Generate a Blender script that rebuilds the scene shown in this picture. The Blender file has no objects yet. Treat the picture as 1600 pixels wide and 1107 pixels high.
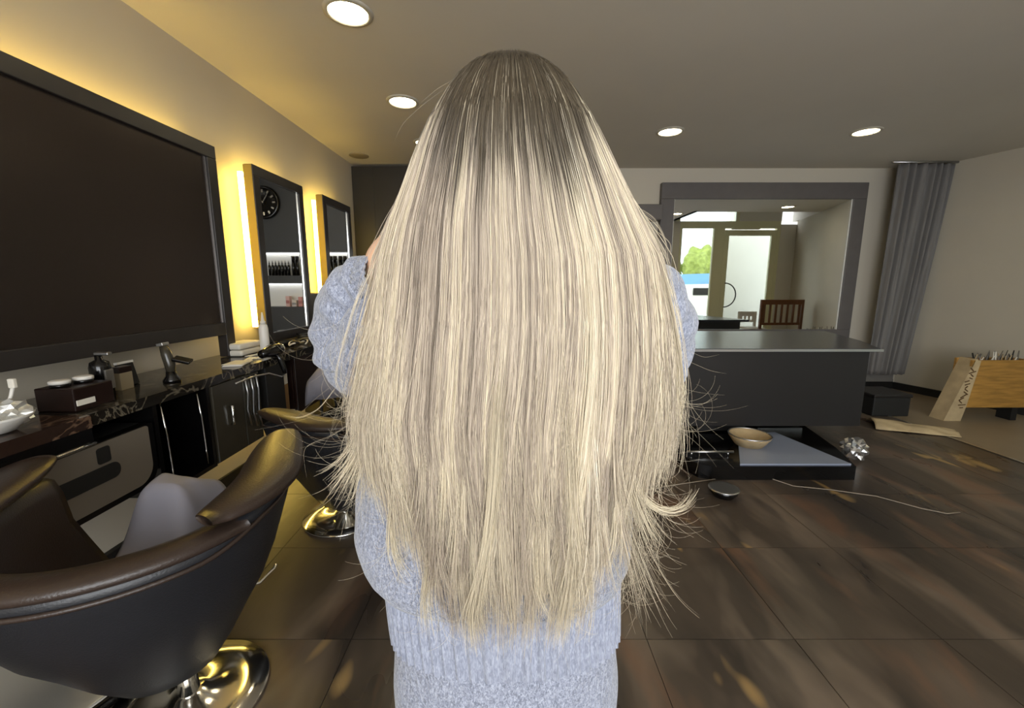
import bpy, bmesh, math, random
import numpy as np
from mathutils import Vector, Matrix
PI = math.pi
random.seed(7); rng = np.random.default_rng(7)
S = bpy.context.scene
COL = S.collection

# ------------------------------------------------------------------ camera, world, lights, exposure
CAMZ = 1.35; PITCH = math.radians(9.35); F = 656.0
cd = bpy.data.cameras.new('camera'); cam = bpy.data.objects.new('camera', cd); COL.objects.link(cam)
cam.location = (0, 0, CAMZ); cam.rotation_euler = (PI/2-PITCH, 0, 0)
cd.sensor_fit = 'HORIZONTAL'; cd.sensor_width = 36; cd.lens = F/1600*36; cd.clip_start = .02; cd.clip_end = 200
S.camera = cam
S.view_settings.view_transform = 'Standard'; S.view_settings.look = 'None'
S.view_settings.gamma = 1; S.view_settings.exposure = 0.0; S.view_settings.use_curve_mapping = False
S.cycles.use_denoising = True
S.cycles.max_bounces = 8; S.cycles.glossy_bounces = 5; S.cycles.sample_clamp_indirect = 4
w = bpy.data.worlds.new('sky'); S.world = w; w.use_nodes = True
bg = w.node_tree.nodes['Background']; bg.inputs[0].default_value = (.86, .93, 1, 1); bg.inputs[1].default_value = 3.2

def area(name, loc, rot, sx, sy, power, color, spread=PI):
    l = bpy.data.lights.new(name, 'AREA'); l.shape = 'RECTANGLE'; l.size = sx; l.size_y = sy
    l.energy = power; l.color = color; l.spread = spread
    o = bpy.data.objects.new(name, l); COL.objects.link(o); o.location = loc; o.rotation_euler = rot
    return o
area('window_daylight', (.6, -2.45, 1.7), (PI/2+.12, 0, 0), 3.4, 1.9, 92, (.92, .95, 1))            # the shop window behind the camera
area('ceiling_fill', (.6, -2.4, .9), (PI/2+.75, 0, 0), 3.4, .8, 62, (1, .97, .92))             # unseen upward fill lamp added to brighten the ceiling
area('street_daylight', (8.5, -3.0, 7), (0, 0, 0), 10, 10, 900, (1, .98, .95))

# ------------------------------------------------------------------ pixel <-> world helpers (1600x1107)
CP, SP = math.cos(PITCH), math.sin(PITCH)
def ray(px, py):
    a = (px-800)/F; b = (553.5-py)/F
    return Vector((a, CP + b*SP, -SP + b*CP))
def at_y(px, py, Y):
    r = ray(px, py); k = Y/r.y; return Vector((r.x*k, Y, CAMZ+r.z*k))
def at_z(px, py, Z):
    r = ray(px, py); k = (Z-CAMZ)/r.z; return Vector((r.x*k, r.y*k, Z))
def at_x(px, py, X):
    r = ray(px, py); k = X/r.x; return Vector((X, r.y*k, CAMZ+r.z*k))

# ------------------------------------------------------------------ materials
def lin(h):
    h = h.lstrip('#'); v = [int(h[i:i+2], 16)/255 for i in (0, 2, 4)]
    return tuple((c/12.92 if c <= .04045 else ((c+.055)/1.055)**2.4) for c in v)+(1,)
MATS = {}
def mat(name, color, rough=.5, metal=0., spec=.5, var=0., vscale=8., bump=0., bscale=60., emit=None, estr=0., trans=0., coat=0., stretch=(1, 1, 1), coords='Object'):
    if name in MATS: return MATS[name]
    m = bpy.data.materials.new(name); m.use_nodes = True; N = m.node_tree.nodes; L = m.node_tree.links
    b = N['Principled BSDF']
    c = lin(color) if isinstance(color, str) else tuple(color)+(1,)
    b.inputs['Base Color'].default_value = c; b.inputs['Roughness'].default_value = rough
    b.inputs['Metallic'].default_value = metal; b.inputs['Specular IOR Level'].default_value = spec
    b.inputs['Transmission Weight'].default_value = trans; b.inputs['Coat Weight'].default_value = coat
    if var or bump:
        tc = N.new('ShaderNodeTexCoord'); mp = N.new('ShaderNodeMapping'); mp.inputs['Scale'].default_value = stretch
        L.new(tc.outputs[coords], mp.inputs[0])
    if var:
        n = N.new('ShaderNodeTexNoise'); n.inputs['Scale'].default_value = vscale; n.inputs['Detail'].default_value = 5
        L.new(mp.outputs[0], n.inputs[0])
        r = N.new('ShaderNodeMapRange'); r.inputs[1].default_value = .3; r.inputs[2].default_value = .7
        r.inputs[3].default_value = 1-var; r.inputs[4].default_value = 1+var
        L.new(n.outputs[0], r.inputs[0])
        x = N.new('ShaderNodeMix'); x.data_type = 'RGBA'; x.blend_type = 'MULTIPLY'; x.inputs[0].default_value = 1
        x.inputs[6].default_value = c; L.new(r.outputs[0], x.inputs[7]); L.new(x.outputs[2], b.inputs['Base Color'])
    if bump:
        n2 = N.new('ShaderNodeTexNoise'); n2.inputs['Scale'].default_value = bscale; n2.inputs['Detail'].default_value = 3
        L.new(mp.outputs[0], n2.inputs[0]); bp = N.new('ShaderNodeBump'); bp.inputs['Strength'].default_value = bump
        bp.inputs['Distance'].default_value = .01
        L.new(n2.outputs[0], bp.inputs['Height']); L.new(bp.outputs[0], b.inputs['Normal'])
    if emit:
        b.inputs['Emission Color'].default_value = lin(emit); b.inputs['Emission Strength'].default_value = estr
    MATS[name] = m; return m

def floor_mat():
    m = bpy.data.materials.new('floor_tile_glaze'); m.use_nodes = True; N = m.node_tree.nodes; L = m.node_tree.links
    b = N['Principled BSDF']
    g = N.new('ShaderNodeNewGeometry'); oi = N.new('ShaderNodeObjectInfo')
    off = N.new('ShaderNodeVectorMath'); off.operation = 'SCALE'; off.inputs[3].default_value = .10
    cmb = N.new('ShaderNodeCombineXYZ')
    for i in range(3): L.new(oi.outputs['Random'], cmb.inputs[i])
    L.new(cmb.outputs[0], off.inputs[0])
    ad = N.new('ShaderNodeVectorMath'); ad.operation = 'ADD'; L.new(g.outputs['Position'], ad.inputs[0]); L.new(off.outputs[0], ad.inputs[1])
    def noise(scale, st, rot, detail=4, dist=.6, rough=.55):
        mp = N.new('ShaderNodeMapping'); mp.inputs['Scale'].default_value = st; mp.inputs['Rotation'].default_value = (0, 0, rot)
        mp.inputs['Location'].default_value = (rot*7+scale, scale*1.7, 0)
        L.new(ad.outputs[0], mp.inputs[0]); n = N.new('ShaderNodeTexNoise'); n.inputs['Scale'].default_value = scale
        n.inputs['Detail'].default_value = detail; n.inputs['Distortion'].default_value = dist; n.inputs['Roughness'].default_value = rough
        L.new(mp.outputs[0], n.inputs[0]); return n
    def ramp(n, stops):
        r = N.new('ShaderNodeValToRGB'); e = r.color_ramp.elements
        e[0].position, e[0].color = stops[0]; e[1].position, e[1].color = stops[1]
        for p, c in stops[2:]:
            k = e.new(p); k.color = c
        L.new(n.outputs[0], r.inputs[0]); return r
    def mix(f, a, bb):
        x = N.new('ShaderNodeMix'); x.data_type = 'RGBA'; L.new(f.outputs[0], x.inputs[0])
        L.new(a, x.inputs[6])
        if isinstance(bb, tuple): x.inputs[7].default_value = bb
        else: L.new(bb, x.inputs[7])
        return x.outputs[2]
    W0, W1 = (0, 0, 0, 1), (1, 1, 1, 1)
    base = ramp(noise(1.1, (1.6, .5, 1), .10), [(.30, lin('#332d28')), (.72, lin('#63564a')), (.5, lin('#4a4037'))])
    st = ramp(noise(1.7, (1.9, .55, 1), -.12, 3, .6), [(.50, W0), (.68, (.75, .75, .75, 1))])
    c1 = mix(st, base.outputs[0], lin('#76685a'))
    dk = ramp(noise(1.2, (2.2, .6, 1), .16, 3, .8), [(.53, W0), (.66, (.8, .8, .8, 1))])
    c2 = mix(dk, c1, lin('#2c2724'))
    rs = ramp(noise(1.3, (2.4, .8, 1), .05, 3, .7), [(.56, W0), (.69, (.7, .7, .7, 1))])
    c3 = mix(rs, c2, lin('#6f523f'))
    gd = ramp(noise(1.5, (2.8, .9, 1), -.25, 2, .4), [(.66, W0), (.73, (.85, .85, .85, 1))])
    c4 = mix(gd, c3, lin('#a98b5a'))
    L.new(c4, b.inputs['Base Color'])
    rr = N.new('ShaderNodeMapRange'); L.new(dk.outputs[0], rr.inputs[0]); rr.inputs[3].default_value = .34; rr.inputs[4].default_value = .24
    L.new(rr.outputs[0], b.inputs['Roughness']); b.inputs['Specular IOR Level'].default_value = .45
    bp = N.new('ShaderNodeBump'); bp.inputs['Strength'].default_value = .12; bp.inputs['Distance'].default_value = .01
    n3 = noise(9, (1.5, .6, 1), .1, 4); L.new(n3.outputs[0], bp.inputs['Height']); L.new(bp.outputs[0], b.inputs['Normal'])
    return m

def marble_mat(name, base, vein, scale=6):
    m = bpy.data.materials.new(name); m.use_nodes = True; N = m.node_tree.nodes; L = m.node_tree.links
    b = N['Principled BSDF']; tc = N.new('ShaderNodeNewGeometry')
    n = N.new('ShaderNodeTexNoise'); n.inputs['Scale'].default_value = scale; n.inputs['Distortion'].default_value = 2.2; n.inputs['Detail'].default_value = 8
    L.new(tc.outputs['Position'], n.inputs[0]); r = N.new('ShaderNodeValToRGB'); e = r.color_ramp.elements
    e[0].position = .47; e[0].color = lin(base); e[1].position = .53; e[1].color = lin(base)
    k = e.new(.5); k.color = lin(vein)
    L.new(n.outputs[0], r.inputs[0]); L.new(r.outputs[0], b.inputs['Base Color']); b.inputs['Roughness'].default_value = .12
    return m

def hair_mat():
    m = bpy.data.materials.new('blonde_hair'); m.use_nodes = True; N = m.node_tree.nodes; L = m.node_tree.links
    b = N['Principled BSDF']; a = N.new('ShaderNodeAttribute'); a.attribute_name = 'tint'
    L.new(a.outputs['Color'], b.inputs['Base Color']); b.inputs['Roughness'].default_value = .42
    b.inputs['Specular IOR Level'].default_value = .35
    return m

def knit_mat(name='grey_blue_knit', st=(1, 1, .55), lo='#6d7280', hi='#a9aebd', mid='#8b90a0', bs=.7):
    m = bpy.data.materials.new(name); m.use_nodes = True; N = m.node_tree.nodes; L = m.node_tree.links
    b = N['Principled BSDF']; tc = N.new('ShaderNodeTexCoord')
    n = N.new('ShaderNodeTexNoise'); n.inputs['Scale'].default_value = 300; n.inputs['Detail'].default_value = 4; n.inputs['Distortion'].default_value = 1.2
    mp = N.new('ShaderNodeMapping'); mp.inputs['Scale'].default_value = st; L.new(tc.outputs['Object'], mp.inputs[0]); L.new(mp.outputs[0], n.inputs[0])
    r = N.new('ShaderNodeValToRGB'); e = r.color_ramp.elements
    e[0].position = .36; e[0].color = lin(lo); e[1].position = .66; e[1].color = lin(hi); k = e.new(.5); k.color = lin(mid)
    L.new(n.outputs[0], r.inputs[0]); L.new(r.outputs[0], b.inputs['Base Color'])
    b.inputs['Roughness'].default_value = .95; b.inputs['Specular IOR Level'].default_value = .1; b.inputs['Sheen Weight'].default_value = .35
    n2 = N.new('ShaderNodeTexNoise'); n2.inputs['Scale'].default_value = 120; n2.inputs['Detail'].default_value = 5; L.new(mp.outputs[0], n2.inputs[0])
    bp = N.new('ShaderNodeBump'); bp.inputs['Strength'].default_value = bs; bp.inputs['Distance'].default_value = .006
    L.new(n2.outputs[0], bp.inputs['Height']); L.new(bp.outputs[0], b.inputs['Normal'])
    return m

M_wall = mat('wall_paint', '#b9b1a1', .75, var=.03, vscale=2, coords='Object')
M_white = mat('white_wall_paint', '#d8d3c9', .7, var=.02, vscale=2)
M_ceil = mat('ceiling_paint', '#cfc8bb', .8, var=.02, vscale=1.5)
M_dark = mat('dark_panel', '#211f1c', .45, var=.08, vscale=3)
M_frame = mat('black_brown_frame', '#2b2725', .38, var=.08, vscale=12)
M_gframe = mat('charcoal_frame', '#5c5756', .5, var=.06, vscale=9)
M_mirror = mat('mirror_silver', (.86, .88, .88), .015, metal=1)
M_mirror_dim = mat('mirror_grey', (.85, .87, .87), .02, metal=1)
M_dglass = mat('dark_tinted_glass', (.060, .046, .039), .27, metal=.7, spec=.5)
M_gold = mat('gold_edge', '#9c8640', .45, metal=.2)
M_led = mat('led_yellow', '#ffd84c', .5, emit='#ffd968', estr=30)
M_lamp = mat('lamp_disc', '#fff6dd', .5, emit='#fff0c8', estr=30)
M_chrome = mat('chrome', (.75, .74, .71), .12, metal=1)
M_steel = mat('brushed_steel', (.55, .55, .55), .3, metal=1)
M_leather = mat('brown_leather', '#332822', .36, var=.12, vscale=5, bump=.12, bscale=220)
M_leather2 = mat('black_leather', '#212226', .40, var=.1, vscale=5, bump=.12, bscale=220)
M_black = mat('black_gloss', '#0c0b0b', .18)
M_blackm = mat('black_matte', '#151413', .6)
M_cloth = mat('grey_nylon', '#8a8892', .75, var=.05, vscale=6)
M_wplastic = mat('white_plastic', '#dcd9d2', .4)
M_paper = mat('white_paper', '#d9d4c8', .8, var=.05)
M_tan = mat('tan_paper', '#b39d78', .8, var=.15, vscale=8, bump=.3, bscale=25)
M_wood = mat('honey_wood', '#a07636', .5, var=.25, vscale=6, stretch=(1, 1, 9), bump=.1)
M_brwood = mat('brown_wood', '#6b3f1c', .4, var=.25, vscale=6, stretch=(6, 6, 1))
M_maroon = mat('maroon_lacquer', '#1d0f0c', .3)
M_olive = mat('olive_lacquer', '#37332a', .25, var=.1, vscale=4)
M_greyp = mat('warm_grey_lacquer', '#6f675c', .28, var=.06, vscale=3)
M_desk = mat('desk_charcoal', '#191615', .5, var=.08, vscale=5)
M_desktop = mat('desk_top_gloss', '#3c3c41', .26, var=.08, vscale=4)
def glass_mat():
    m = bpy.data.materials.new('clear_glass'); m.use_nodes = True; N = m.node_tree.nodes; L = m.node_tree.links
    N.remove(N['Principled BSDF']); t = N.new('ShaderNodeBsdfTransparent'); t.inputs[0].default_value = (.95, .98, .96, 1)
    g = N.new('ShaderNodeBsdfGlossy'); g.inputs['Roughness'].default_value = .02; x = N.new('ShaderNodeMixShader'); fr = N.new('ShaderNodeFresnel'); fr.inputs[0].default_value = 1.35
    L.new(fr.outputs[0], x.inputs[0]); L.new(t.outputs[0], x.inputs[1]); L.new(g.outputs[0], x.inputs[2]); L.new(x.outputs[0], N['Material Output'].inputs[0]); return m
M_glass = glass_mat()
M_curtain = mat('slate_curtain', '#726f6d', .85, var=.10, vscale=9, stretch=(4, 4, .3))
M_beige = mat('beige_floor', '#82725c', .45, var=.06, vscale=3)
M_fframe = mat('pale_olive_frame', '#e0ddb8', .45)
M_skin = mat('skin', '#e0b494', .5, var=.05, vscale=20)
M_hair = hair_mat(); M_knit = knit_mat(); M_rib = knit_mat('rib_knit', (1, 1, .25), '#7c8190', '#a0a5b4', '#8e93a3', .3); M_tile = floor_mat()
M_marble = marble_mat('black_marble', '#1d1a16', '#6c6455', 5)
M_bstone = marble_mat('brown_stone', '#2c1f19', '#6b5443', 3.5)

# ------------------------------------------------------------------ mesh helpers
def me_from(name, verts, faces, smooth=False):
    me = bpy.data.meshes.new(name); me.from_pydata([tuple(v) for v in verts], [], faces); me.update()
    if smooth: me.polygons.foreach_set('use_smooth', [True]*len(me.polygons))
    return me
class MB:
    def __init__(s): s.v = []; s.f = []; s.sm = []
    def add(s, v, f, sm=False):
        n = len(s.v); s.v += [Vector(p) for p in v]; s.f += [tuple(i+n for i in q) for q in f]; s.sm += [sm]*len(f); return s
    def box(s, c, d, rot=None, bev=0.):
        bm = bmesh.new(); bmesh.ops.create_cube(bm, size=1)
        for v in bm.verts: v.co = Vector((v.co.x*d[0], v.co.y*d[1], v.co.z*d[2]))
        if bev: bmesh.ops.bevel(bm, geom=bm.edges[:], offset=bev, segments=2, affect='EDGES', profile=.5)
        R = Matrix.Identity(3)
        if rot is not None: R = Matrix.Rotation(rot, 3, 'Z') if not hasattr(rot, '__len__') else (Matrix.Rotation(rot[2], 3, 'Z')@Matrix.Rotation(rot[1], 3, 'Y')@Matrix.Rotation(rot[0], 3, 'X'))
        bm.verts.ensure_lookup_table(); bm.verts.index_update()
        s.add([R@v.co+Vector(c) for v in bm.verts], [tuple(v.index for v in f.verts) for f in bm.faces]); bm.free(); return s
    def lo(s, a, b, bev=0.):
        return s.box([(a[i]+b[i])/2 for i in range(3)], [abs(b[i]-a[i]) for i in range(3)], bev=bev)
    def lathe(s, prof, c=(0, 0, 0), n=32, M=None):
        v = []; f = []
        for r, z in prof:
            for i in range(n):
                a = 2*PI*i/n; p = Vector((r*math.cos(a), r*math.sin(a), z))
                if M: p = M@p
                v.append(p+Vector(c))
        for j in range(len(prof)-1):
            for i in range(n):
                f.append((j*n+i, j*n+(i+1) % n, (j+1)*n+(i+1) % n, (j+1)*n+i))
        f.append(tuple(reversed(range(n)))); f.append(tuple((len(prof)-1)*n+i for i in range(n)))
        return s.add(v, f, True)
    def tube(s, pts, r, n=8, caps=True):
        pts = [Vector(p) for p in pts]; v = []; f = []
        R = r if hasattr(r, '__len__') else [r]*len(pts)
        t0 = (pts[1]-pts[0]).normalized(); up = Vector((0, 0, 1)) if abs(t0.z) < .9 else Vector((1, 0, 0))
        a = t0.cross(up).normalized()
        for i, p in enumerate(pts):
            t = (pts[min(i+1, len(pts)-1)]-pts[max(i-1, 0)]).normalized()
            a = (a-t*a.dot(t)).normalized(); b = t.cross(a)
            for k in range(n):
                q = 2*PI*k/n; v.append(p+(a*math.cos(q)+b*math.sin(q))*R[i])
        for j in range(len(pts)-1):
            for k in range(n): f.append((j*n+k, j*n+(k+1) % n, (j+1)*n+(k+1) % n, (j+1)*n+k))
        if caps: f.append(tuple(reversed(range(n)))); f.append(tuple((len(pts)-1)*n+k for k in range(n)))
        return s.add(v, f, True)
    def prism(s, poly, z0, z1):
        n = len(poly); v = [Vector((p[0], p[1], z0)) for p in poly]+[Vector((p[0], p[1], z1)) for p in poly]
        f = [tuple(reversed(range(n))), tuple(range(n, 2*n))]+[(i, (i+1) % n, n+(i+1) % n, n+i) for i in range(n)]
        return s.add(v, f)
    def build(s, name, m, parent=None, **kw):
        me = me_from(name, s.v, s.f); me.polygons.foreach_set('use_smooth', s.sm)
        o = bpy.data.objects.new(name, me); COL.objects.link(o); me.materials.append(m)
        if parent:
            o.parent = parent
            if kw.get('world'): o.matrix_parent_inverse = parent.matrix_world.inverted()
        return o
def tag(o, label=None, cat=None, group=None, kind=None):
    for k, v in (('label', label), ('category', cat), ('group', group), ('kind', kind)):
        if v: o[k] = v
    return o
def thing(name, label, cat, loc=(0, 0, 0), rz=0, group=None):
    o = bpy.data.objects.new(name, None); COL.objects.link(o); o.location = loc; o.rotation_euler = (0, 0, rz)
    o.empty_display_size = .05
    return tag(o, label, cat, group)
def copy_tree(o, parent=None):
    c = o.copy(); COL.objects.link(c); c.parent = parent
    for ch in o.children: copy_tree(ch, c)
    return c
def struct(mb, name, m, parent=None):
    o = mb.build(name, m, parent)
    if not parent: o['kind'] = 'structure'
    return o

# ------------------------------------------------------------------ room shell
YB = 5.4; ZC = 2.75
def XL(y): return -1.885-.021*(5.3-y)
b = MB(); b.add([(XL(-2.7), -2.7, 0), (XL(YB), YB, 0), (XL(YB), YB, ZC), (XL(-2.7), -2.7, ZC), (XL(-2.7)-.15, -2.7, 0), (XL(YB)-.15, YB, 0), (XL(YB)-.15, YB, ZC), (XL(-2.7)-.15, -2.7, ZC)],
    [(0, 1, 2, 3), (7, 6, 5, 4), (0, 3, 7, 4), (1, 5, 6, 2), (3, 2, 6, 7), (0, 4, 5, 1)])
struct(b, 'wall_left', M_wall)
struct(MB().lo((-2.1, YB, 0), (5.3, YB+.15, ZC)), 'wall_back', mat('back_wall_paint', '#c4bcad', .75))
def wx(y): return 5.12+.30*(5.1-y)          # the slanting right wall
b = MB(); b.prism([(wx(YB), YB), (wx(1.0), 1.0), (wx(1.0)+.2, 1.0), (wx(YB)+.2, YB)], 0, ZC); struct(b, 'wall_right', M_wall)
cl = MB(); cl.lo((-2.3, -2.8, ZC), (3.6, 2.2, ZC+.12)); cl.lo((-2.3, 2.2, ZC), (7.2, YB+.15, ZC+.12)); struct(cl, 'ceiling', M_ceil)
b = MB(); b.lo((3.6, .9, 3.35), (7.2, 2.32, 3.45)); b.lo((3.6, 2.2, ZC+.12), (7.2, 2.32, 3.35)); b.lo((3.5, .9, ZC), (3.6, 2.32, 3.45)); b.lo((6.3, .9, ZC), (6.5, 2.2, 3.35)); struct(b, 'ceiling_entrance', M_white)
fl = struct(MB().lo((-2.3, -2.8, -.12), (7.2, YB+.15, -.004)), 'floor', mat('grout', '#1f1a17', .8))
# rear wall with the big shop window (behind the camera)
rear = MB(); rear.lo((-2.1, -2.75, 0), (3.7, -2.6, .6)); rear.lo((-2.1, -2.75, 2.65), (3.7, -2.6, ZC)); rear.lo((-2.1, -2.75, .6), (-1.15, -2.6, 2.65)); rear.lo((2.35, -2.75, .6), (3.7, -2.6, 2.65))
struct(rear, 'wall_rear', M_wall)
wf = MB(); wf.lo((-1.15, -2.72, .6), (2.35, -2.64, .66)); wf.lo((-1.15, -2.72, 2.59), (2.35, -2.64, 2.65)); wf.lo((-1.15, -2.72, .66), (-1.09, -2.64, 2.59)); wf.lo((2.29, -2.72, .66), (2.35, -2.64, 2.59)); wf.lo((.57, -2.72, .66), (.63, -2.64, 2.59))
wo = struct(wf, 'window_1', M_fframe)
struct(MB().lo((3.6, -2.6, 0), (3.75, 1.0, ZC)), 'wall_side', M_white)
# entrance facade at y = 1 (seen in the right-hand mirror)
FY = 1.0
fa = MB(); fa.lo((3.6, FY-.1, 3.28), (6.5, FY, 3.35)); fa.lo((5.06, FY-.1, 2.75), (6.0, FY, 3.28)); fa.lo((6.0, FY-.1, 0), (6.5, FY, 2.68)); struct(fa, 'wall_front', M_white)
ff = MB()
ff.lo((3.6, FY-.09, 2.60), (3.75, FY-.01, 3.28)); ff.lo((3.6, FY-.09, 0), (3.75, FY-.01, 2.6)); ff.lo((4.99, FY-.09, 2.75), (5.06, FY-.01, 3.28))
ff.lo((3.75, FY-.09, 2.60), (6.0, FY-.01, 2.75)); ff.lo((4.52, FY-.09, 0), (4.76, FY-.01, 2.6)); ff.lo((3.75, FY-.09, 0), (3.81, FY-.01, 2.6)); ff.lo((5.92, FY-.09, 0), (6.0, FY-.01, 2.6)); ff.lo((3.81, FY-.09, 0), (4.52, FY-.01, .12))
win2 = struct(ff, 'window_2', M_fframe)
struct(MB().lo((3.81, FY-.055, .12), (4.52, FY-.045, 2.6)), 'pane', M_glass, win2)
struct(MB().lo((3.75, FY-.055, 2.75), (4.99, FY-.045, 3.28)), 'pane', M_glass, win2)
dr = MB(); dr.lo((4.77, FY-.08, .02), (4.87, FY-.02, 2.56)); dr.lo((5.82, FY-.08, .02), (5.92, FY-.02, 2.56)); dr.lo((4.87, FY-.08, 2.44), (5.82, FY-.02, 2.56)); dr.lo((4.87, FY-.08, .02), (5.82, FY-.02, .16))
door = struct(dr, 'door_1', M_fframe)
struct(MB().lo((4.87, FY-.055, .16), (5.82, FY-.045, 2.44)), 'pane', M_glass, door)
hp = [(4.83+.26*math.sin(a), FY+.04, 1.12-.27*math.cos(a)) for a in np.linspace(0, PI, 14)]
struct(MB().tube(hp, .014), 'door_handle', M_blackm, door)
struct(MB().lo((4.9, FY-.02, 2.57), (5.5, FY+.06, 2.63)), 'door_closer', M_fframe, door)
# outside
tag(MB().lo((1, -26, -.16), (34, .9, -.06)).build('pavement', mat('pale_paving', '#b5b2aa', .8, var=.05, vscale=.7)), kind='structure')
b = MB().lo((5.62, -.75, -.06), (10, -.5, 4.2)); tag(b.build('neighbour_wall', M_white), kind='structure')

# skirting and floor pieces
for i, (p, q) in enumerate([((XL(3.2), -2.6), (XL(3.2)+.014, 4.6))]):
    struct(MB().lo((XL(2)-.0, -2.6, 0), (XL(2)+.03, 5.2, .08)), 'baseboard_left', M_blackm)
bb = MB(); bb.prism([(wx(YB)-.03, YB), (wx(1.0)-.03, 1.0), (wx(1.0), 1.0), (wx(YB), YB)], 0, .09); struct(bb, 'baseboard_right', M_blackm)
struct(MB().lo((.4, YB-.02, 0), (5.0, YB, .13)), 'baseboard_back', M_blackm)
# tiles
T = .57; XE = 3.92
gx = [.52+T*k for k in range(-5, 7)]; gy = [1.42+T*k for k in range(-8, 8)]
tile_me = None
cells = []
for x0 in gx:
    for y0 in gy:
        a, c = max(x0, -2.0), min(x0+T, XE); d, e = max(y0, -2.6), min(y0+T, YB)
        if c-a > .02 and e-d > .02: cells.append((a, c, d, e))
bm = bmesh.new(); bmesh.ops.create_cube(bm, size=1)
top = [e for e in bm.edges if all(v.co.z > 0 for v in e.verts)]
bmesh.ops.bevel(bm, geom=top, offset=.006, segments=1, affect='EDGES')
tile_me = bpy.data.meshes.new('tile'); bm.to_mesh(tile_me); bm.free(); tile_me.materials.append(M_tile)
for a, c, d, e in cells:
    o = bpy.data.objects.new('tile', tile_me); COL.objects.link(o); o.parent = fl
    o.location = ((a+c)/2, (d+e)/2, -.006+random.uniform(-.0004, .0004)); o.scale = (c-a-.003, e-d-.003, .012)
struct(MB().lo((XE, 1.0, -.004), (7.0, YB, .002)), 'floor_beige', M_beige)
struct(MB().lo((XE-.012, 1.0, -.004), (XE+.012, YB, .006)), 'trim_1', M_steel)

# ------------------------------------------------------------------ dark wall unit on the back wall, with two niches
def wall_unit():
    t = thing('wall_unit', 'tall dark panelled wall unit at the back, left behind the woman, with two open niches', 'cabinet', (0, 0, 0))
    x0, x1, yf = XL(5.3)+.004, .35, 5.2; n0, n1 = -1.63, -.1
    b = MB(); b.lo((x0, yf, .0), (n0, YB-.002, 2.72), .003); b.build('side_panel', M_dark, t)
    b = MB(); b.lo((n1, yf, 0), (x1, YB-.002, 2.72), .003); b.build('side_panel', M_dark, t)
    MB().lo((n0, yf, 1.746), (n1, YB-.002, 2.72), .003).build('top_panel', M_dark, t)
    MB().lo((n0, yf, 1.369), (n1, YB-.002, 1.465), .003).build('shelf', M_dark, t)
    MB().lo((n0, yf, 0), (n1, YB-.002, 1.08), .003).build('lower_panel', M_dark, t)
    o = MB().lo((n0, YB-.03, 1.08), (n1, YB-.003, 1.746)).build('niche_back', mat('niche_white', '#e8e6e0', .6, emit='#ffffff', estr=.0), t); tag(o, 'white niche back')
    for z in (1.742, 1.366):
        o = MB().lo((n0+.05, YB-.07, z-.012), (n1-.05, YB-.045, z)).build('led_strip', mat('niche_led', '#ffffff', .5, emit='#ffffff', estr=3), t)
wall_unit()
# bottles
def bottle(label, x, z, h=.18, r=.017, group=None, y=5.29):
    t = thing('pump_bottle', label, 'bottle', (x, y, z), group=group)
    MB().lathe([(0, 0), (r, .001), (r, h*.62), (r*.75, h*.70), (r*.35, h*.74), (r*.35, h*.78)], n=14).build('bottle_body', M_black, t)
    MB().lathe([(r*.45, h*.78), (r*.45, h*.86), (r*.2, h*.9), (r*.18, h), (0, h)], n=12).build('nozzle', M_blackm, t)
    return t
b0 = bottle('slim black nozzle bottle in the upper back-wall niche row', -.45, 1.466, group='slim black bottles in the upper niche')
for k in range(1, 7):
    c = copy_tree(b0); c.location.x = -.45-.041*k
def canister(x, z, h, r, label, group):
    t = thing('canister', label, 'canister', (x, 5.29, z), group=group)
    MB().lathe([(0, 0), (r, .001), (r, h*.8)], n=18).build('can_body', M_black, t)
    MB().lathe([(r*.97, h*.8), (r*.97, h*.98), (r*.9, h), (0, h)], n=18).build('lid', M_blackm, t)
    return t
c0 = canister(-.76, 1.466, .235, .022, 'wide black canister in the upper niche, by the nozzle bottles', 'wide black canisters by the nozzle bottles')
c1 = copy_tree(c0); c1.location.x = -.81
c2 = canister(-1.235, 1.466, .235, .024, 'tall black canister at the wall end of the upper niche', 'tall black canisters at the wall end of the niche')
for x in (-1.29, -1.36, -1.415):
    c = copy_tree(c2); c.location.x = x
for k, (x, w_, h_, col) in enumerate([(-.66, .05, .13, '#d9b3ad'), (-.74, .06, .08, '#cfc6c0'), (-.82, .05, .12, '#c98f8c'), (-.88, .05, .12, '#d8c9c4'), (-1.0, .05, .13, '#c9c4c2'), (-1.06, .04, .10, '#d6b7b7')]):
    t = thing('product_box', ['tall pale pink carton in the lower niche', 'low cream carton in the lower niche', 'deep pink carton in the lower niche', 'off-white carton beside the deep pink one in the lower niche', 'light grey carton in the lower niche', 'small rose carton at the wall end of the lower niche'][k], 'box', (x, 5.29, 1.081))
    MB().lo((-w_/2, -.025, 0), (w_/2, .025, h_), .002).build('carton', mat('carton%d' % k, col, .6), t)
    MB().lo((-w_/2+.004, -.027, h_*.3), (w_/2-.004, -.0245, h_*.6)).build('print_band', mat('carton_print%d' % k, '#a86a68' if k % 2 == 0 else '#8d8a88', .6), t)
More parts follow.
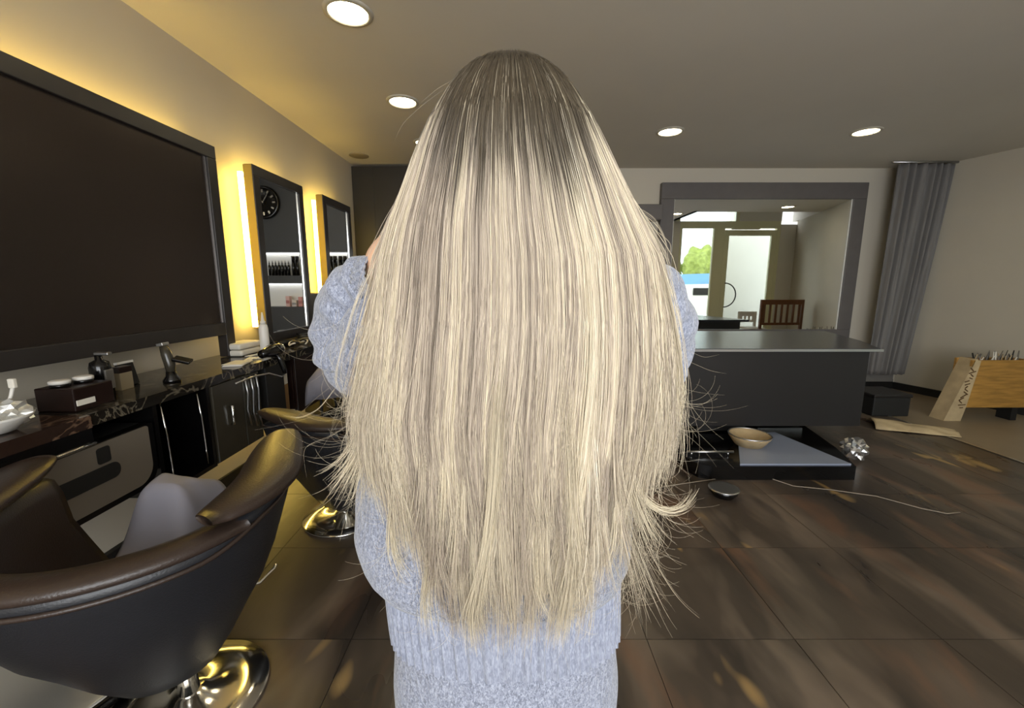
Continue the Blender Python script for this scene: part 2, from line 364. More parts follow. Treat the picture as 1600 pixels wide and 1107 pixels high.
# clock
t = thing('wall_clock', 'round black wall clock with silver markers high on the dark wall unit', 'clock', (-.52, 5.2, 2.32))
Rx = Matrix.Rotation(PI/2, 3, 'X')
MB().lathe([(0, 0), (.19, 0), (.19, .03), (.175, .045), (.165, .03), (0, .03)], n=40, M=Rx).build('clock_case', M_black, t)
for k in range(12):
    a = k*PI/6; MB().box((.13*math.sin(a), -.034, .13*math.cos(a)), (.018, .005, .034), rot=(0, a, 0)).build('hour_marker', M_chrome, t)
MB().box((.03, -.038, .03), (.008, .004, .10), rot=(0, PI/4, 0)).build('hour_hand', M_chrome, t)
MB().box((-.03, -.040, .045), (.006, .004, .13), rot=(0, -.6, 0)).build('minute_hand', M_chrome, t)

# ------------------------------------------------------------------ downlights
def downlight(x, y, lab):
    t = thing('ceiling_light', lab, 'ceiling light', (x, y, ZC), group='recessed ceiling downlights')
    pr = [(.098, -.004), (.102, -.012), (.124, -.006), (.126, 0)]
    b = MB(); b.lathe(pr, n=40); b.f = b.f[:-2]; b.sm = b.sm[:-2]; b.build('trim_ring', mat('lamp_ring', '#bdb6a6', .5), t)
    MB().lathe([(0, -.003), (.1, -.003), (.1, -.0005), (0, -.0005)], n=36).build('diffuser', M_lamp, t)
    return t
downlight(-.851, 2.44, 'largest and nearest recessed downlight, top left of the ceiling')
downlight(-.845, 3.52, 'second recessed downlight, left of the crown of her head')
downlight(-.855, 4.46, 'far recessed downlight half hidden by her hair')
downlight(1.46, 4.16, 'recessed downlight above the framed mirror by the desk')
downlight(3.27, 4.16, 'recessed downlight near the grey curtain')
downlight(1.46, 2.0, 'recessed downlight over the floor in front of the desk, above the frame')
downlight(3.27, 2.0, 'recessed downlight on the right, above the frame')
downlight(5.0, 2.75, 'recessed downlight added to brighten the entrance, seen only in the big mirror')  # extra lamp, added to lift the brightness of the entrance
t = thing('ceiling_speaker', 'flat round ceiling speaker grille in the far left corner', 'speaker', (-1.68, 4.9, ZC))
MB().lathe([(0, -.008), (.09, -.008), (.105, -.003), (.105, 0)], n=32).build('grille', mat('speaker_grille', '#8b8069', .7), t)

# ------------------------------------------------------------------ LED mirrors on the left wall
def led_mirror(label, y0, y1, z0, z1, fw, glass, leds=True, group=None, legs=False):
    ang = math.atan(.021)
    t = thing('wall_mirror', label, 'mirror', (XL(y0), y0, 0), -ang, group)
    W = y1-y0; X0, X1 = .105, .165      # back and front of the frame measured from the wall
    zb = z0
    MB().lo((X0, 0, z1-fw), (X1, W, z1), .004).build('top_rail', M_frame, t)
    MB().lo((X0, fw, zb), (X1, W-fw, zb+fw), .004).build('bottom_rail', M_frame, t)
    zs = .905 if legs else zb
    MB().lo((X0, 0, zs), (X1, fw, z1-fw), .004).build('stile', M_frame, t)
    MB().lo((X0, W-fw, zs), (X1, W, z1-fw), .004).build('stile', M_frame, t)
    g = MB().lo((X0+.01, fw-.005, zb+fw-.005), (X1-.018, W-fw+.005, z1-fw+.005)).build('mirror_glass', glass, t)
    # bevelled bright edge
    bw = .003 if legs else .006; e = MB(); e.lo((X1-.019, W-fw-bw, zb+fw), (X1-.012, W-fw, z1-fw)); e.build('bevel_strip', M_steel if legs else M_chrome, t)
    MB().lo((X0-.004, -.003, zb+.02), (X1-.006, 0, z1-.004)).build('side_veneer', M_gold, t)
    # backing box standing off the wall, LED strips round it
    MB().lo((.0, .10, zb+.1), (X0, W-.10, z1-.1)).build('back_box', M_gold, t)
    if leds:
        MB().lo((.060, -.006, zb+.12), (.088, .016, z1-.05)).build('led_strip', M_led, t)
        MB().lo((.085, W-.030, zb+.16), (.100, W-.012, z1-.10)).build('led_strip', M_led, t)
        MB().lo((.085, .05, z1-.035), (.100, W-.05, z1-.020)).build('led_strip', M_led, t)
    return t
led_mirror('very large dark-tinted wall mirror in a black-brown frame, nearest on the left wall', .55, 2.68, 1.045, 2.165, .075, M_dglass, legs=True)
led_mirror('narrow backlit mirror in a black-brown frame reflecting the clock, second along the left wall', 3.03, 3.70, .93, 2.165, .07, M_mirror_dim)
led_mirror('narrow backlit mirror in a black-brown frame, farthest along the left wall', 4.06, 4.70, .93, 2.175, .07, M_mirror_dim)

# ------------------------------------------------------------------ styling counters
ZT = .90; XF = -1.49
def worktop(name, label, y0, y1, m, th, xf=XF):
    b = MB().add([(XL(y0)+.034, y0, ZT-th), (XL(y1)+.034, y1, ZT-th), (xf, y1, ZT-th), (xf, y0, ZT-th), (XL(y0)+.034, y0, ZT), (XL(y1)+.034, y1, ZT), (xf, y1, ZT), (xf, y0, ZT)],
                 [(0, 1, 2, 3), (7, 6, 5, 4), (0, 4, 5, 1), (1, 5, 6, 2), (2, 6, 7, 3), (3, 7, 4, 0)])
    return b
w1 = thing('counter', 'brown veined stone worktop with chrome edge, nearest on the left wall', 'counter', (-1.7, .9, ZT))
o = worktop('', '', .4, 1.415, M_bstone, .045, -1.475).build('slab', M_bstone, w1, world=True); o.matrix_parent_inverse = Matrix.Translation((1.7, -.9, -ZT))
o = MB().lo((-1.50, .4, .795), (-1.478, 1.415, .855)).build('fascia', M_black, w1); o.matrix_parent_inverse = Matrix.Translation((1.7, -.9, -ZT))
o = MB().tube([(-1.476, .4+k*.0635, .80+random.uniform(-.002, .002)) for k in range(17)], .007, 6).build('chrome_edge', M_chrome, w1); o.matrix_parent_inverse = Matrix.Translation((1.7, -.9, -ZT))
w2 = worktop('', '', 1.42, 4.12, M_marble, .045).build('counter', M_marble)
tag(w2, 'long black marble worktop under the mirrors, running away along the left wall', 'counter')
def inv(t, o): o.matrix_parent_inverse = Matrix.Translation(-Vector(t.location)); return o
# near drawer unit with a rounded grey front
u = thing('drawer_unit', 'wall-hung cabinet with a glossy grey rounded front and black rim below the brown worktop', 'cabinet', (-1.7, 1.1, .53))
inv(u, MB().lo((-1.85, .5, .56), (-1.53, 1.66, .79), .004).build('body', M_blackm, u))
def roundrect(y0, y1, z0, z1, r, n=8):
    P = []
    for cy, cz, a0 in ((y1-r, z0+r, -PI/2), (y1-r, z1-.01, 0), (y0+r, z1-.01, PI/2), (y0+r, z0+r, PI)):
        rr = r if cz < (z0+z1)/2 else .01
        for k in range(n+1):
            a = a0+k*PI/2/n; P.append(((cy if rr == r else (y1-.01 if cy > y0+r else y0+.01))+rr*math.cos(a), cz+rr*math.sin(a)))
    return P
rp = roundrect(.5, 1.67, .53, .79, .09)
def plate(P, x0, x1):
    n = len(P); v = [(x0, p[0], p[1]) for p in P]+[(x1, p[0], p[1]) for p in P]
    return MB().add(v, [tuple(range(n)), tuple(reversed(range(n, 2*n)))]+[(i, n+i, n+(i+1) % n, (i+1) % n) for i in range(n)])
inv(u, plate(rp, -1.53, -1.49).build('rim', M_black, u))
inv(u, plate(roundrect(.53, 1.64, .555, .785, .075), -1.50, -1.484).build('front_panel', M_greyp, u))
def slot(y0, y1, z0, z1, r, x0, x1, name, m):
    P = []
    for cy, cz, a0 in ((y1-r, z0+r, -PI/2), (y1-r, z1-r, 0), (y0+r, z1-r, PI/2), (y0+r, z0+r, PI)):
        for k in range(7):
            a = a0+k*PI/12; P.append((cy+r*math.cos(a), cz+r*math.sin(a)))
    inv(u, plate(P, x0, x1).build(name, m, u))
slot(.95, 1.50, .64, .70, .028, -1.49, -1.4815, 'slot_recess', M_blackm)
slot(1.10, 1.16, .715, .765, .012, -1.49, -1.4815, 'slot_recess', M_blackm)
slot(1.42, 1.47, .71, .77, .01, -1.49, -1.4815, 'slot_recess', M_blackm)
# alcove with hanging tools
u = thing('open_cabinet', 'open black cabinet bay with thin chrome rods between the grey front and the olive door', 'cabinet', (-1.7, 1.85, .44))
inv(u, MB().lo((-1.86, 1.69, .44), (-1.84, 2.02, .855)).build('back_panel', M_black, u))
inv(u, MB().lo((-1.84, 1.69, .44), (-1.50, 1.71, .855)).build('side_panel', M_black, u))
inv(u, MB().lo((-1.84, 2.00, .44), (-1.50, 2.02, .855)).build('side_panel', M_black, u))
inv(u, MB().lo((-1.84, 1.71, .44), (-1.50, 2.00, .46)).build('bottom_panel', M_black, u))
for y in (1.74, 1.95): inv(u, MB().tube([(-1.51, y, .85), (-1.505, y+.01, .7), (-1.51, y+.02, .55), (-1.51, y+.02, .47)], .004, 6).build('rod', M_chrome, u))
u = thing('base_cabinet', 'olive-black glossy cabinet with a slim chrome pull, under the black marble top', 'cabinet', (-1.7, 2.2, .44))
inv(u, MB().lo((-1.86, 2.025, .44), (-1.51, 2.42, .855), .003).build('body', M_blackm, u))
dd = inv(u, MB().lo((-1.51, 2.03, .45), (-1.492, 2.26, .85), .003).build('door', M_olive, u))
hh = MB().tube([(-1.49, 2.14, .62), (-1.475, 2.14, .62), (-1.475, 2.14, .72), (-1.49, 2.14, .72)], .006, 6).build('handle', M_chrome, dd)
dd = inv(u, MB().lo((-1.51, 2.265, .45), (-1.492, 2.415, .85), .003).build('door', M_olive, u))
for k, y in enumerate((2.28, 2.33, 2.38)):
    inv(u, MB().tube([(-1.486, y, .84), (-1.484, y+.012, .75), (-1.486, y, .66-.03*k), (-1.485, y+.018, .56-.02*k)], .005, 6).build('hanging_cord', M_steel, u))
u = thing('base_cabinet', 'dark cabinet with an open bay and maroon door, far end of the counter', 'cabinet', (-1.7, 2.95, .46))
inv(u, MB().lo((-1.86, 2.50, .47), (-1.84, 3.3, .855)).build('back_panel', M_blackm, u))
inv(u, MB().lo((-1.84, 2.50, .47), (-1.50, 2.70, .855), .003).build('body', M_blackm, u))
inv(u, MB().lo((-1.84, 2.70, .47), (-1.52, 2.84, .49)).build('shelf', M_wplastic, u))
inv(u, MB().lo((-1.84, 2.84, .47), (-1.52, 3.28, .855)).build('body', M_maroon, u))
dd = inv(u, MB().lo((-1.52, 2.85, .46), (-1.50, 3.27, .852), .003).build('door', M_maroon, u))
MB().tube([(-1.50, 3.2, .60), (-1.49, 3.2, .62), (-1.49, 3.2, .70), (-1.50, 3.2, .72)], .005, 6).build('handle', M_chrome, dd)
inv(u, MB().lo((-1.84, 3.6, 0), (-1.52, 3.66, .855), .003).build('support_panel', M_olive, u))
t = thing('storage_box', 'tan carton standing in the open bay of the far cabinet', 'box', (-1.62, 2.77, .49))
MB().lo((-.1, -.045, 0), (.08, .045, .19), .003).build('carton', mat('tan_carton', '#8f6f48', .7), t)
MB().lo((-.1, -.045, .192), (.08, .045, .30), .003).build('lid', M_paper, t)
# LED glow below the far counter
t = thing('led_strip', 'yellow light strip on the wall below the far counter', 'light strip', (XL(3.1)+.04, 3.1, .40))
MB().lo((0, -.6, -.010), (.018, .7, .010)).build('diffuser', M_led, t)
MB().lo((-.02, -.62, -.013), (0, .72, .013)).build('channel', M_steel, t)
# small dark wall cabinet between mirrors
t = thing('wall_cabinet', 'small dark cupboard on the wall between the two narrow backlit mirrors', 'cabinet', (XL(3.88), 3.86, 1.12))
MB().lo((0, -.15, -.16), (.12, .19, .16), .003).build('body', M_frame, t)
MB().lo((.12, -.145, -.155), (.132, .185, .155), .003).build('door', M_frame, t)

# ------------------------------------------------------------------ things on the counter
def P(px, py, z=ZT): return at_z(px, py, z)
# bowl
p = Vector((-1.66, 1.30, ZT)); p = Vector((-1.60, 1.225, ZT))
t = thing('bowl', 'shallow white bowl with crumpled foil at the near end of the brown worktop', 'bowl', p)
MB().lathe([(.03, 0), (.06, .005), (.10, .045), (.105, .055), (.095, .05), (.055, .012), (0, .010)], n=28).build('bowl_body', M_wplastic, t)
b = MB()
bm = bmesh.new(); bmesh.ops.create_icosphere(bm, subdivisions=3, radius=.055)
for v in bm.verts: v.co = v.co*(1+random.uniform(-.22, .22)); v.co.z *= .75
bm.verts.index_update(); b.add([v.co+Vector((.03, .03, .055)) for v in bm.verts], [tuple(v.index for v in f.verts) for f in bm.faces]); bm.free()
t2 = b.build('crumpled_foil', mat('foil', (.75, .75, .72), .3, metal=.7)); t2.location = p+Vector((0, 0, .002)); tag(t2, 'ball of crumpled silver foil lying in the white bowl', 'foil')
t = thing('sectioning_clip', 'small bright blue hair clip leaning on the white bowl', 'hair clip', p+Vector((-.08, .0, .062)))
MB().box((0, 0, .012), (.05, .012, .016), rot=(0, .3, 0), bev=.003).build('jaw', mat('blue_plastic', '#2f66d0', .35), t)
MB().box((.012, 0, .028), (.03, .010, .010), rot=(0, -.5, 0), bev=.003).build('lever', mat('blue_plastic', '#2f66d0', .35), t)
t = thing('tint_brush', 'white tint brush standing up in the white bowl', 'brush', p+Vector((.0, .05, .045)))
MB().tube([(0, 0, 0), (.02, .01, .06), (.03, .01, .085)], .005, 8).build('shaft', M_wplastic, t)
MB().box((.032, .01, .1), (.02, .012, .03), bev=.003).build('bristles', M_paper, t)
# black box with white lids (small jars on a black organiser)
q = P(178, 608)
t = thing('organiser_box', 'glossy dark box holding supplies, beside the near seam of the worktop', 'box', (-1.63, 1.50, ZT))
MB().lo((-.07, -.05, 0), (.07, .10, .085), .004).build('box_body', M_maroon, t)
MB().lo((.068, -.045, .02), (.074, .02, .04)).build('label_strip', M_paper, t)
for k, (dx, dy) in enumerate([(-.01, -.015), (.0, .06)]):
    j = thing('jar', ['round white-lidded jar on the dark box, nearer', 'round white-lidded jar on the dark box, farther'][k], 'jar', (-1.63+dx, 1.50+dy, ZT+.085))
    MB().lathe([(0, 0), (.028, 0), (.028, .012)], n=20).build('jar_body', M_black, j)
    MB().lathe([(.03, .012), (.03, .022), (.024, .025), (0, .025)], n=20).build('lid', M_wplastic, j)
# tall dispenser
t = thing('dispenser', 'black and steel pump dispenser standing behind the dark box', 'dispenser', (-1.68, 1.68, ZT))
MB().lathe([(0, 0), (.035, 0), (.035, .12), (.03, .14), (.012, .15), (.012, .17), (0, .17)], n=22).build('dispenser_body', M_black, t)
MB().box((.02, 0, .175), (.06, .02, .014), bev=.004).build('spout', M_steel, t)
MB().lo((.028, -.018, .03), (.037, .018, .11), .002).build('steel_or_reflection_plate', M_steel, t)
# little tray of tools
t = thing('picture_card', 'small tilted dark card holder with a light top edge near the mirror foot', 'card holder', (-1.74, 1.86, ZT))
MB().box((0, 0, .05), (.012, .08, .10), rot=(0, -.2, 0), bev=.002).build('card', M_blackm, t)
MB().box((-.01, 0, .105), (.016, .08, .01), rot=(0, -.2, 0)).build('light_edge', M_wplastic, t)
t = thing('card_box', 'beige cardboard pack standing behind the dark box', 'box', (-1.70, 1.79, ZT))
MB().lo((-.02, -.03, 0), (.02, .03, .075), .002).build('carton', mat('beige_carton', '#8a7c62', .7), t)
MB().lo((-.021, -.031, .075), (.021, .031, .10), .002).build('lid', M_maroon, t)
# hair clippers in stand
t = thing('hair_clipper', 'black hair clipper upright in its charging stand by the large mirror', 'hair clipper', (-1.60, 1.93, ZT))
MB().lathe([(0, 0), (.035, 0), (.035, .012), (.022, .03), (.02, .05)], n=20).build('stand', M_black, t)
MB().tube([(0, 0, .04), (.0, 0, .08), (-.01, 0, .13), (-.02, 0, .17)], [.016, .022, .022, .016], 12).build('clipper_body', M_olive, t)
MB().box((-.022, 0, .178), (.03, .04, .014), rot=(0, -.2, 0), bev=.002).build('blade', M_steel, t)
MB().box((.045, .02, .10), (.07, .05, .014), rot=(.2, .3, .3), bev=.003).build('cradle_arm', M_black, t)
# combs / papers on counter
for k, (x, y, a, c) in enumerate([(-1.60, 2.50, .3, M_wplastic), (-1.58, 2.62, .1, M_paper), (-1.66, 2.70, -.2, M_wplastic), (-1.60, 2.78, .25, M_wplastic)]):
    t = thing('comb', ['white comb lying at the foot of the large mirror frame', 'cream comb lying beside the dryer', 'white comb lying close to the wall by the spray bottle', 'white comb lying in front of the spray bottle'][k], 'comb', (x, y, ZT+.001), a)
    MB().lo((-.012, -.09, 0), (.004, .09, .006), .001).build('spine', c, t)
    b = MB()
    for i in range(20): b.lo((.004, -.085+i*.0088, .001), (.026, -.082+i*.0088, .005))
    o = b.build('teeth', c, t); o['kind'] = 'stuff'
t = thing('paper_stack', 'small stack of white papers lying near the counter edge by the dryer', 'papers', (-1.57, 2.36, ZT), .2)
for k in range(3): MB().box((random.uniform(-.004, .004), random.uniform(-.004, .004), .003+.004*k), (.10, .14, .003), rot=random.uniform(-.12, .12)).build('sheet', M_paper, t)
# spray bottle
sp = at_x(414, 540, -1.62); 
t = thing('nozzle_bottle', 'tall white applicator bottle with pointed tip beside the narrow mirror', 'bottle', (-1.62, sp.y, ZT))
MB().lathe([(0, 0), (.026, 0), (.028, .01), (.028, .17), (.024, .19), (.016, .20)], n=24).build('bottle_body', M_wplastic, t)
MB().lathe([(.017, .20), (.017, .215), (.011, .22), (.004, .275), (0, .275)], n=18).build('nozzle', M_wplastic, t)
# hair dryer hanging
hd = at_x(428, 575, -1.47)
t = thing('hair_dryer', 'black hair dryer resting on the counter edge in front of the white bottle', 'hair dryer', (-1.478, hd.y, ZT))
MB().tube([(.0, -.1, .045), (.0, -.06, .047), (.0, .0, .05), (.0, .05, .05), (0, .09, .05)], [.024, .028, .04, .042, .034], 18).build('barrel', M_black, t)
MB().tube([(.01, .03, .04), (.03, .04, -.01), (.045, .045, -.07), (.05, .045, -.10)], [.018, .018, .016, .012], 12).build('grip', M_black, t)
MB().lathe([(.030, 0), (.035, .005), (.03, .01)], c=(0, .095, .05), n=16, M=Matrix.Rotation(-PI/2, 3, 'X')).build('intake_ring', M_chrome, t)
MB().tube([(.05, .045, -.10), (.05, .0, -.112), (.045, -.12, -.065), (.035, -.25, -.055), (.03, -.4, -.06)], .005, 6).build('cord', M_steel, t)
# white panel / towel box under mirror 2
t = thing('towel_stack', 'stack of folded white towels against the wall below the narrow mirror', 'towels', (-1.80, 3.0, ZT))
t.location = (-1.77, 2.72, ZT)
for k in range(2): MB().box((0, 0, .022+.042*k), (.13, .22, .038), rot=random.uniform(-.05, .05), bev=.012).build('folded_towel', M_paper, t)
# tangle of cables and amber bowl
t = thing('cable_coil', 'loose coil of pale and black cables on the counter below the narrow mirror', 'cable', (-1.60, 3.12, ZT))
for k in range(3):
    pts = [(.05*math.cos(a)*(1+.2*k)+.02*k, .10*math.sin(a)*(1-.1*k), .012+.02*abs(math.sin(a*1.5+k))+.008*k) for a in np.linspace(0, 5.2, 18)]
    MB().tube(pts, .006, 6).build('cable', [M_paper, M_blackm, mat('olive_cable', '#6a6040', .6)][k], t)
for k, (x, y, r, m, lb) in enumerate([(-1.58, 3.62, .062, mat('amber_glass', '#a5822f', .15), 'amber glass bowl near the far end of the black worktop'), (-1.70, 3.40, .05, M_steel, 'small steel bowl near the farther mirror on the black worktop')]):
    t = thing('tint_bowl', lb, 'bowl', (x, y, ZT))
    MB().lathe([(r*.5, 0), (r*.8, .01), (r, .05), (r*1.02, .056), (r*.92, .05), (r*.7, .015), (0, .012)], n=24).build('bowl_body', m, t)
    MB().lathe([(r*.99, .050), (r*1.05, .055), (r*1.05, .061), (r*.97, .061)], n=24).build('rim', M_black, t)
for k, (x, y) in enumerate([(-1.62, 3.50), (-1.60, 3.77), (-1.72, 3.15)]):
    t = thing('hair_brush', ['black round brush lying left of the amber bowl', 'black round brush lying beyond the amber bowl', 'black round brush lying by the cables near the wall'][k], 'brush', (x, y, ZT+.02), .5+k)
    MB().tube([(0, -.06, 0), (0, 0, 0), (0, .05, 0)], [.018, .02, .018], 12).build('bristle_barrel', M_blackm, t)
    MB().tube([(0, .05, 0), (0, .10, 0), (0, .16, 0)], [.008, .009, .007], 8).build('grip', M_black, t)

# ------------------------------------------------------------------ tub chairs
def sm1(x, a, b):
    t = max(0, min(1, (x-a)/(b-a))); return t*t*(3-2*t)
def tub_chair(label, group='round leather tub styling chairs'):
    t = thing('salon_chair', label, 'chair', (0, 0, 0), group=group)
    # plan U: open towards +Y ; s from -1 (left arm tip) to 1 (right arm tip)
    A, B, L = .355, .33, .29; n = 61; yc = -.17
    def plan(s):
        arc = PI/2*(A+B)/2; tot = arc+L; d = abs(s)*tot; sg = 1 if s >= 0 else -1
        if d < arc:
            a = d/arc*PI/2; return Vector((sg*A*math.sin(a), yc-B*math.cos(a), 0)), Vector((sg*math.sin(a), -math.cos(a), 0))
        return Vector((sg*A, yc+(d-arc), 0)), Vector((sg*1, 0, 0))
    def sec(s):
        p, nrm = plan(s); c = Vector((0, -.05, 0)); a = abs(s)
        tip = max(0, (a-.72)/.28)
        zr = .765+.035*sm1(a, .25, .5)-.02*tip**2
        out = []
        # outer from the bottom upwards, rounding over the lip, then inner down
        for k, (z, f) in enumerate([(.225, .26), (.245, .37), (.32, .50), (.42, .645), (.50, .77), (.60, .885), (.69, .965), (zr-.035, 1.0), (zr-.012, 1.005), (zr, .965)]):
            q = c+(p-c)*f
            if tip: q.y = c.y+(p.y-c.y)*(f if z > .6 else f)
            out.append(Vector((q.x, q.y, z)))
        th = .07
        for z, th, in [(zr+.002, .045), (zr-.008, .065), (zr-.05, .08), (.64, .092), (.55, .13), (.47, .165)]:
            q = p-nrm*th; out.append(Vector((q.x, q.y, z)))
        return out
    ss = np.linspace(-1, 1, n); secs = [sec(s) for s in ss]; m = len(secs[0])
    v = [q for sc in secs for q in sc]; f = []
    for i in range(n-1):
        for j in range(m-1): f.append((i*m+j, (i+1)*m+j, (i+1)*m+j+1, i*m+j+1))
    f.append(tuple(range(m))); f.append(tuple(reversed([(n-1)*m+j for j in range(m)])))
    b = MB(); b.add(v, f, True); sh = b.build('shell', M_leather2, t)
    sh.data.materials.append(M_leather)
    for i, pl in enumerate(sh.data.polygons):
        if i < (n-1)*(m-1) and (i % (m-1)) >= 9: pl.material_index = 1
    # piping below the rim
    pts = []
    for s in ss: 
        p, nr = plan(s); pts.append((p.x*1.006, p.y*1.006, .730+.035*sm1(abs(s), .25, .5)))
    MB().tube(pts, .006, 6).build('piping', M_leather, t)
    # back rim band
    v = []; bp_ = [q for q in ss if abs(q) < .42]
    rim = MB()
    for s in bp_:
        p, nr = plan(s)
        for a in np.linspace(0, 2*PI, 10, endpoint=False):
            v.append(p-nr*(.035+.045*math.cos(a))+Vector((0, 0, .765+.020*math.sin(a))))
    k = 10; f = [(i*k+j, i*k+(j+1) % k, (i+1)*k+(j+1) % k, (i+1)*k+j) for i in range(len(bp_)-1) for j in range(k)]
    f += [tuple(range(k)), tuple(reversed([(len(bp_)-1)*k+j for j in range(k)]))]
    rim.add(v, f, True); rim.build('back_rim', M_leather, t)
    # arm pads
    for sg in (-1, 1):
        sv = []; SS = np.linspace(.30, 1.0, 22)
        for i, s in enumerate(SS):
            p, nr = plan(sg*s); e = i/21; w_ = .082*math.sin(PI*min(1, max(0, (e*.94+.03))))**.35; 
            for a in np.linspace(0, 2*PI, 14, endpoint=False):
                h = .030*math.sin(PI*(e*.94+.03))**.4
                sv.append(p-nr*(.030+w_*math.cos(a))+Vector((0, .03*e, .812+.020*e+h*math.sin(a))))
        k = 14; f = [(i*k+j, i*k+(j+1) % k, (i+1)*k+(j+1) % k, (i+1)*k+j) for i in range(21) for j in range(k)]
        f += [tuple(range(k)), tuple(reversed([21*k+j for j in range(k)]))]
        MB().add(sv, f, True).build('armrest', M_leather, t)
    # seat cushion
    b = MB(); pr = []
    for r, z in [(0, .42), (.6, .425), (.78, .445), (.84, .47), (.82, .495), (.74, .508), (.4, .515), (0, .517)]:
        pr.append((r*.255, z))
    b.lathe(pr, c=(0, -.09, 0), n=36); b.v = [Vector((q.x, q.y*1.1, q.z)) for q in b.v]; b.build('seat', M_leather, t)
    MB().lathe([(0, .20), (.085, .205), (.09, .232), (.05, .24)], c=(0, -.02, 0), n=28).build('seat_plate', M_chrome, t)
    MB().lathe([(0, .02), (.03, .02), (.03, .20), (.022, .205), (.022, .24), (0, .24)], n=22).build('gas_column', M_chrome, t)
    MB().lathe([(0, 0), (.225, 0), (.23, .004), (.226, .012), (.16, .016), (.06, .026), (.045, .04), (0, .04)], n=64).build('floor_base', M_chrome, t)
    MB().tube([(.13, .1, .29), (.20, .14, .27), (.245, .18, .29), (.25, .19, .30)], .006, 8).build('pump_lever', M_chrome, t)
    return t
ch = tub_chair('large brown-black leather tub chair on a chrome disc, nearest camera on the left')
ch.location = (-1.06, 1.18, 0); ch.rotation_euler = (0, 0, math.radians(22))
ch2 = copy_tree(ch); ch2.location = (-.99, 2.30, 0); ch2.rotation_euler = (0, 0, math.radians(62))
for c in ch2.children:
    if c.name.startswith('gas_column'): c.scale.z = .45
    elif not c.name.startswith('floor_base'): c.location.z = -.12
t = thing('tool_trolley', 'small black trolley behind the farther tub chair with a grey cape over it', 'trolley', (-1.14, 2.88, 0))
for z in (.16, .45, .74): MB().lo((-.17, -.12, z), (.17, .12, z+.02), .004).build('tray', M_black, t)
for sx in (-.16, .16):
    for sy in (-.11, .11):
        MB().tube([(sx, sy, .05), (sx, sy, .76)], .009, 8).build('post', M_blackm, t)
        MB().lathe([(0, -.01), (.024, -.01), (.024, .01), (0, .01)], n=14, c=(sx, sy, .024), M=Matrix.Rotation(PI/2, 3, 'X')).build('castor', M_blackm, t)
ch2['label'] = 'brown-black leather tub chair farther along the counter, half hidden by her hair'
# cape on chair 1
def drape(name, fn, nu, nv, m, label, cat, th=.006):
    v = [fn(i/(nu-1), j/(nv-1)) for i in range(nu) for j in range(nv)]
    f = [(i*nv+j, (i+1)*nv+j, (i+1)*nv+j+1, i*nv+j+1) for i in range(nu-1) for j in range(nv-1)]
    o = MB().add(v, f, True).build(name, m); md = o.modifiers.new('thick', 'SOLIDIFY'); md.thickness = th
    return tag(o, label, cat)
def cape1(u, v):
    x = -1.20+.27*u; y = 1.00+.38*v
    z = .525+.21*math.exp(-((u-.42)/.42)**4)*max(0, min(1, (v-.28)/.3))**1.5*(1 if v < .8 else 1-(v-.8)*1.2)+.012*math.sin(9*u+4*v)*math.sin(5*v)
    return (x+.02*math.sin(6*v), y, z)
drape('folded_cape', cape1, 26, 26, M_cloth, 'grey nylon cape heaped on the seat of the nearest tub chair', 'cape')
def cape2(u, v):
    d = (v-.5)*2; e = (u-.5)*2
    x = -1.14+.24*e; y = 2.86+.155*d
    z = .775+.05*(1-e*e)*(1-d*d)-.17*abs(d)**6-.10*max(0, abs(e)-.72)*2+.008*math.sin(9*u+3)*math.cos(7*v)
    return (x, y-.02*abs(d)**6*0, z)
drape('folded_cape', cape2, 26, 20, M_cloth, 'grey cape laid over the small trolley behind the farther tub chair', 'cape')
# polished round footrest near the wall
t = thing('round_footrest', 'polished chrome round floor plate with black rim at the wall beneath the nearest chair', 'footrest', (-1.60, 1.24, 0))
MB().lathe([(0, .05), (.30, .05), (.31, .045), (.31, .03), (.25, .0), (0, 0)], n=56).build('plate', mat('satin_chrome', (.88, .87, .84), .36, metal=.9), t)
MB().lathe([(.311, .012), (.33, .015), (.33, .04), (.311, .043)], n=56).build('rim', M_black, t)

# ------------------------------------------------------------------ desk, mirror, curtain on the right
t = thing('reception_desk', 'large charcoal desk with a glossy top in front of the big mirror', 'desk', (2.2, 3.3, 0))
zt = .85; poly = [(1.36, 3.3), (2.93, 3.3), (3.17, 3.79), (3.44, 4.6), (1.36, 4.6)]
def shrink(pl, k):
    cx = sum(p[0] for p in pl)/len(pl); cy = sum(p[1] for p in pl)/len(pl); return [(cx+(p[0]-cx)*k, cy+(p[1]-cy)*k) for p in pl]
inv(t, MB().prism(shrink(poly, 1.0), zt-.028, zt).build('desk_top', M_desktop, t))
body = [(1.40, 3.325), (2.87, 3.325), (3.10, 3.82), (3.34, 4.55), (1.40, 4.55)]
inv(t, MB().prism(body, .20, zt-.028).build('desk_body', M_desk, t))
inv(t, MB().prism([(1.34, 3.285), (2.945, 3.285), (2.945, 3.30), (1.34, 3.30)], zt-.022, zt-.004).build('edge_trim', M_steel, t))
inv(t, MB().prism([(1.6, 3.45), (2.0, 3.45), (2.0, 4.3), (1.6, 4.3)], .115, .20).build('pedestal', M_blackm, t))
inv(t, MB().prism([(2.2, 3.6), (2.6, 3.6), (2.6, 4.3), (2.2, 4.3)], .115, .20).build('pedestal', M_steel, t))
t = thing('platform', 'low black glossy platform under the desk with a pale plate imitating reflected window light', 'platform', (2.0, 3.1, 0))
pp = [(1.28, 2.90), (1.32, 2.80), (1.40, 2.76), (2.40, 2.76), (2.52, 3.1), (2.80, 4.4), (1.28, 4.4)]
inv(t, MB().prism(pp, 0, .10).build('plinth', M_black, t))
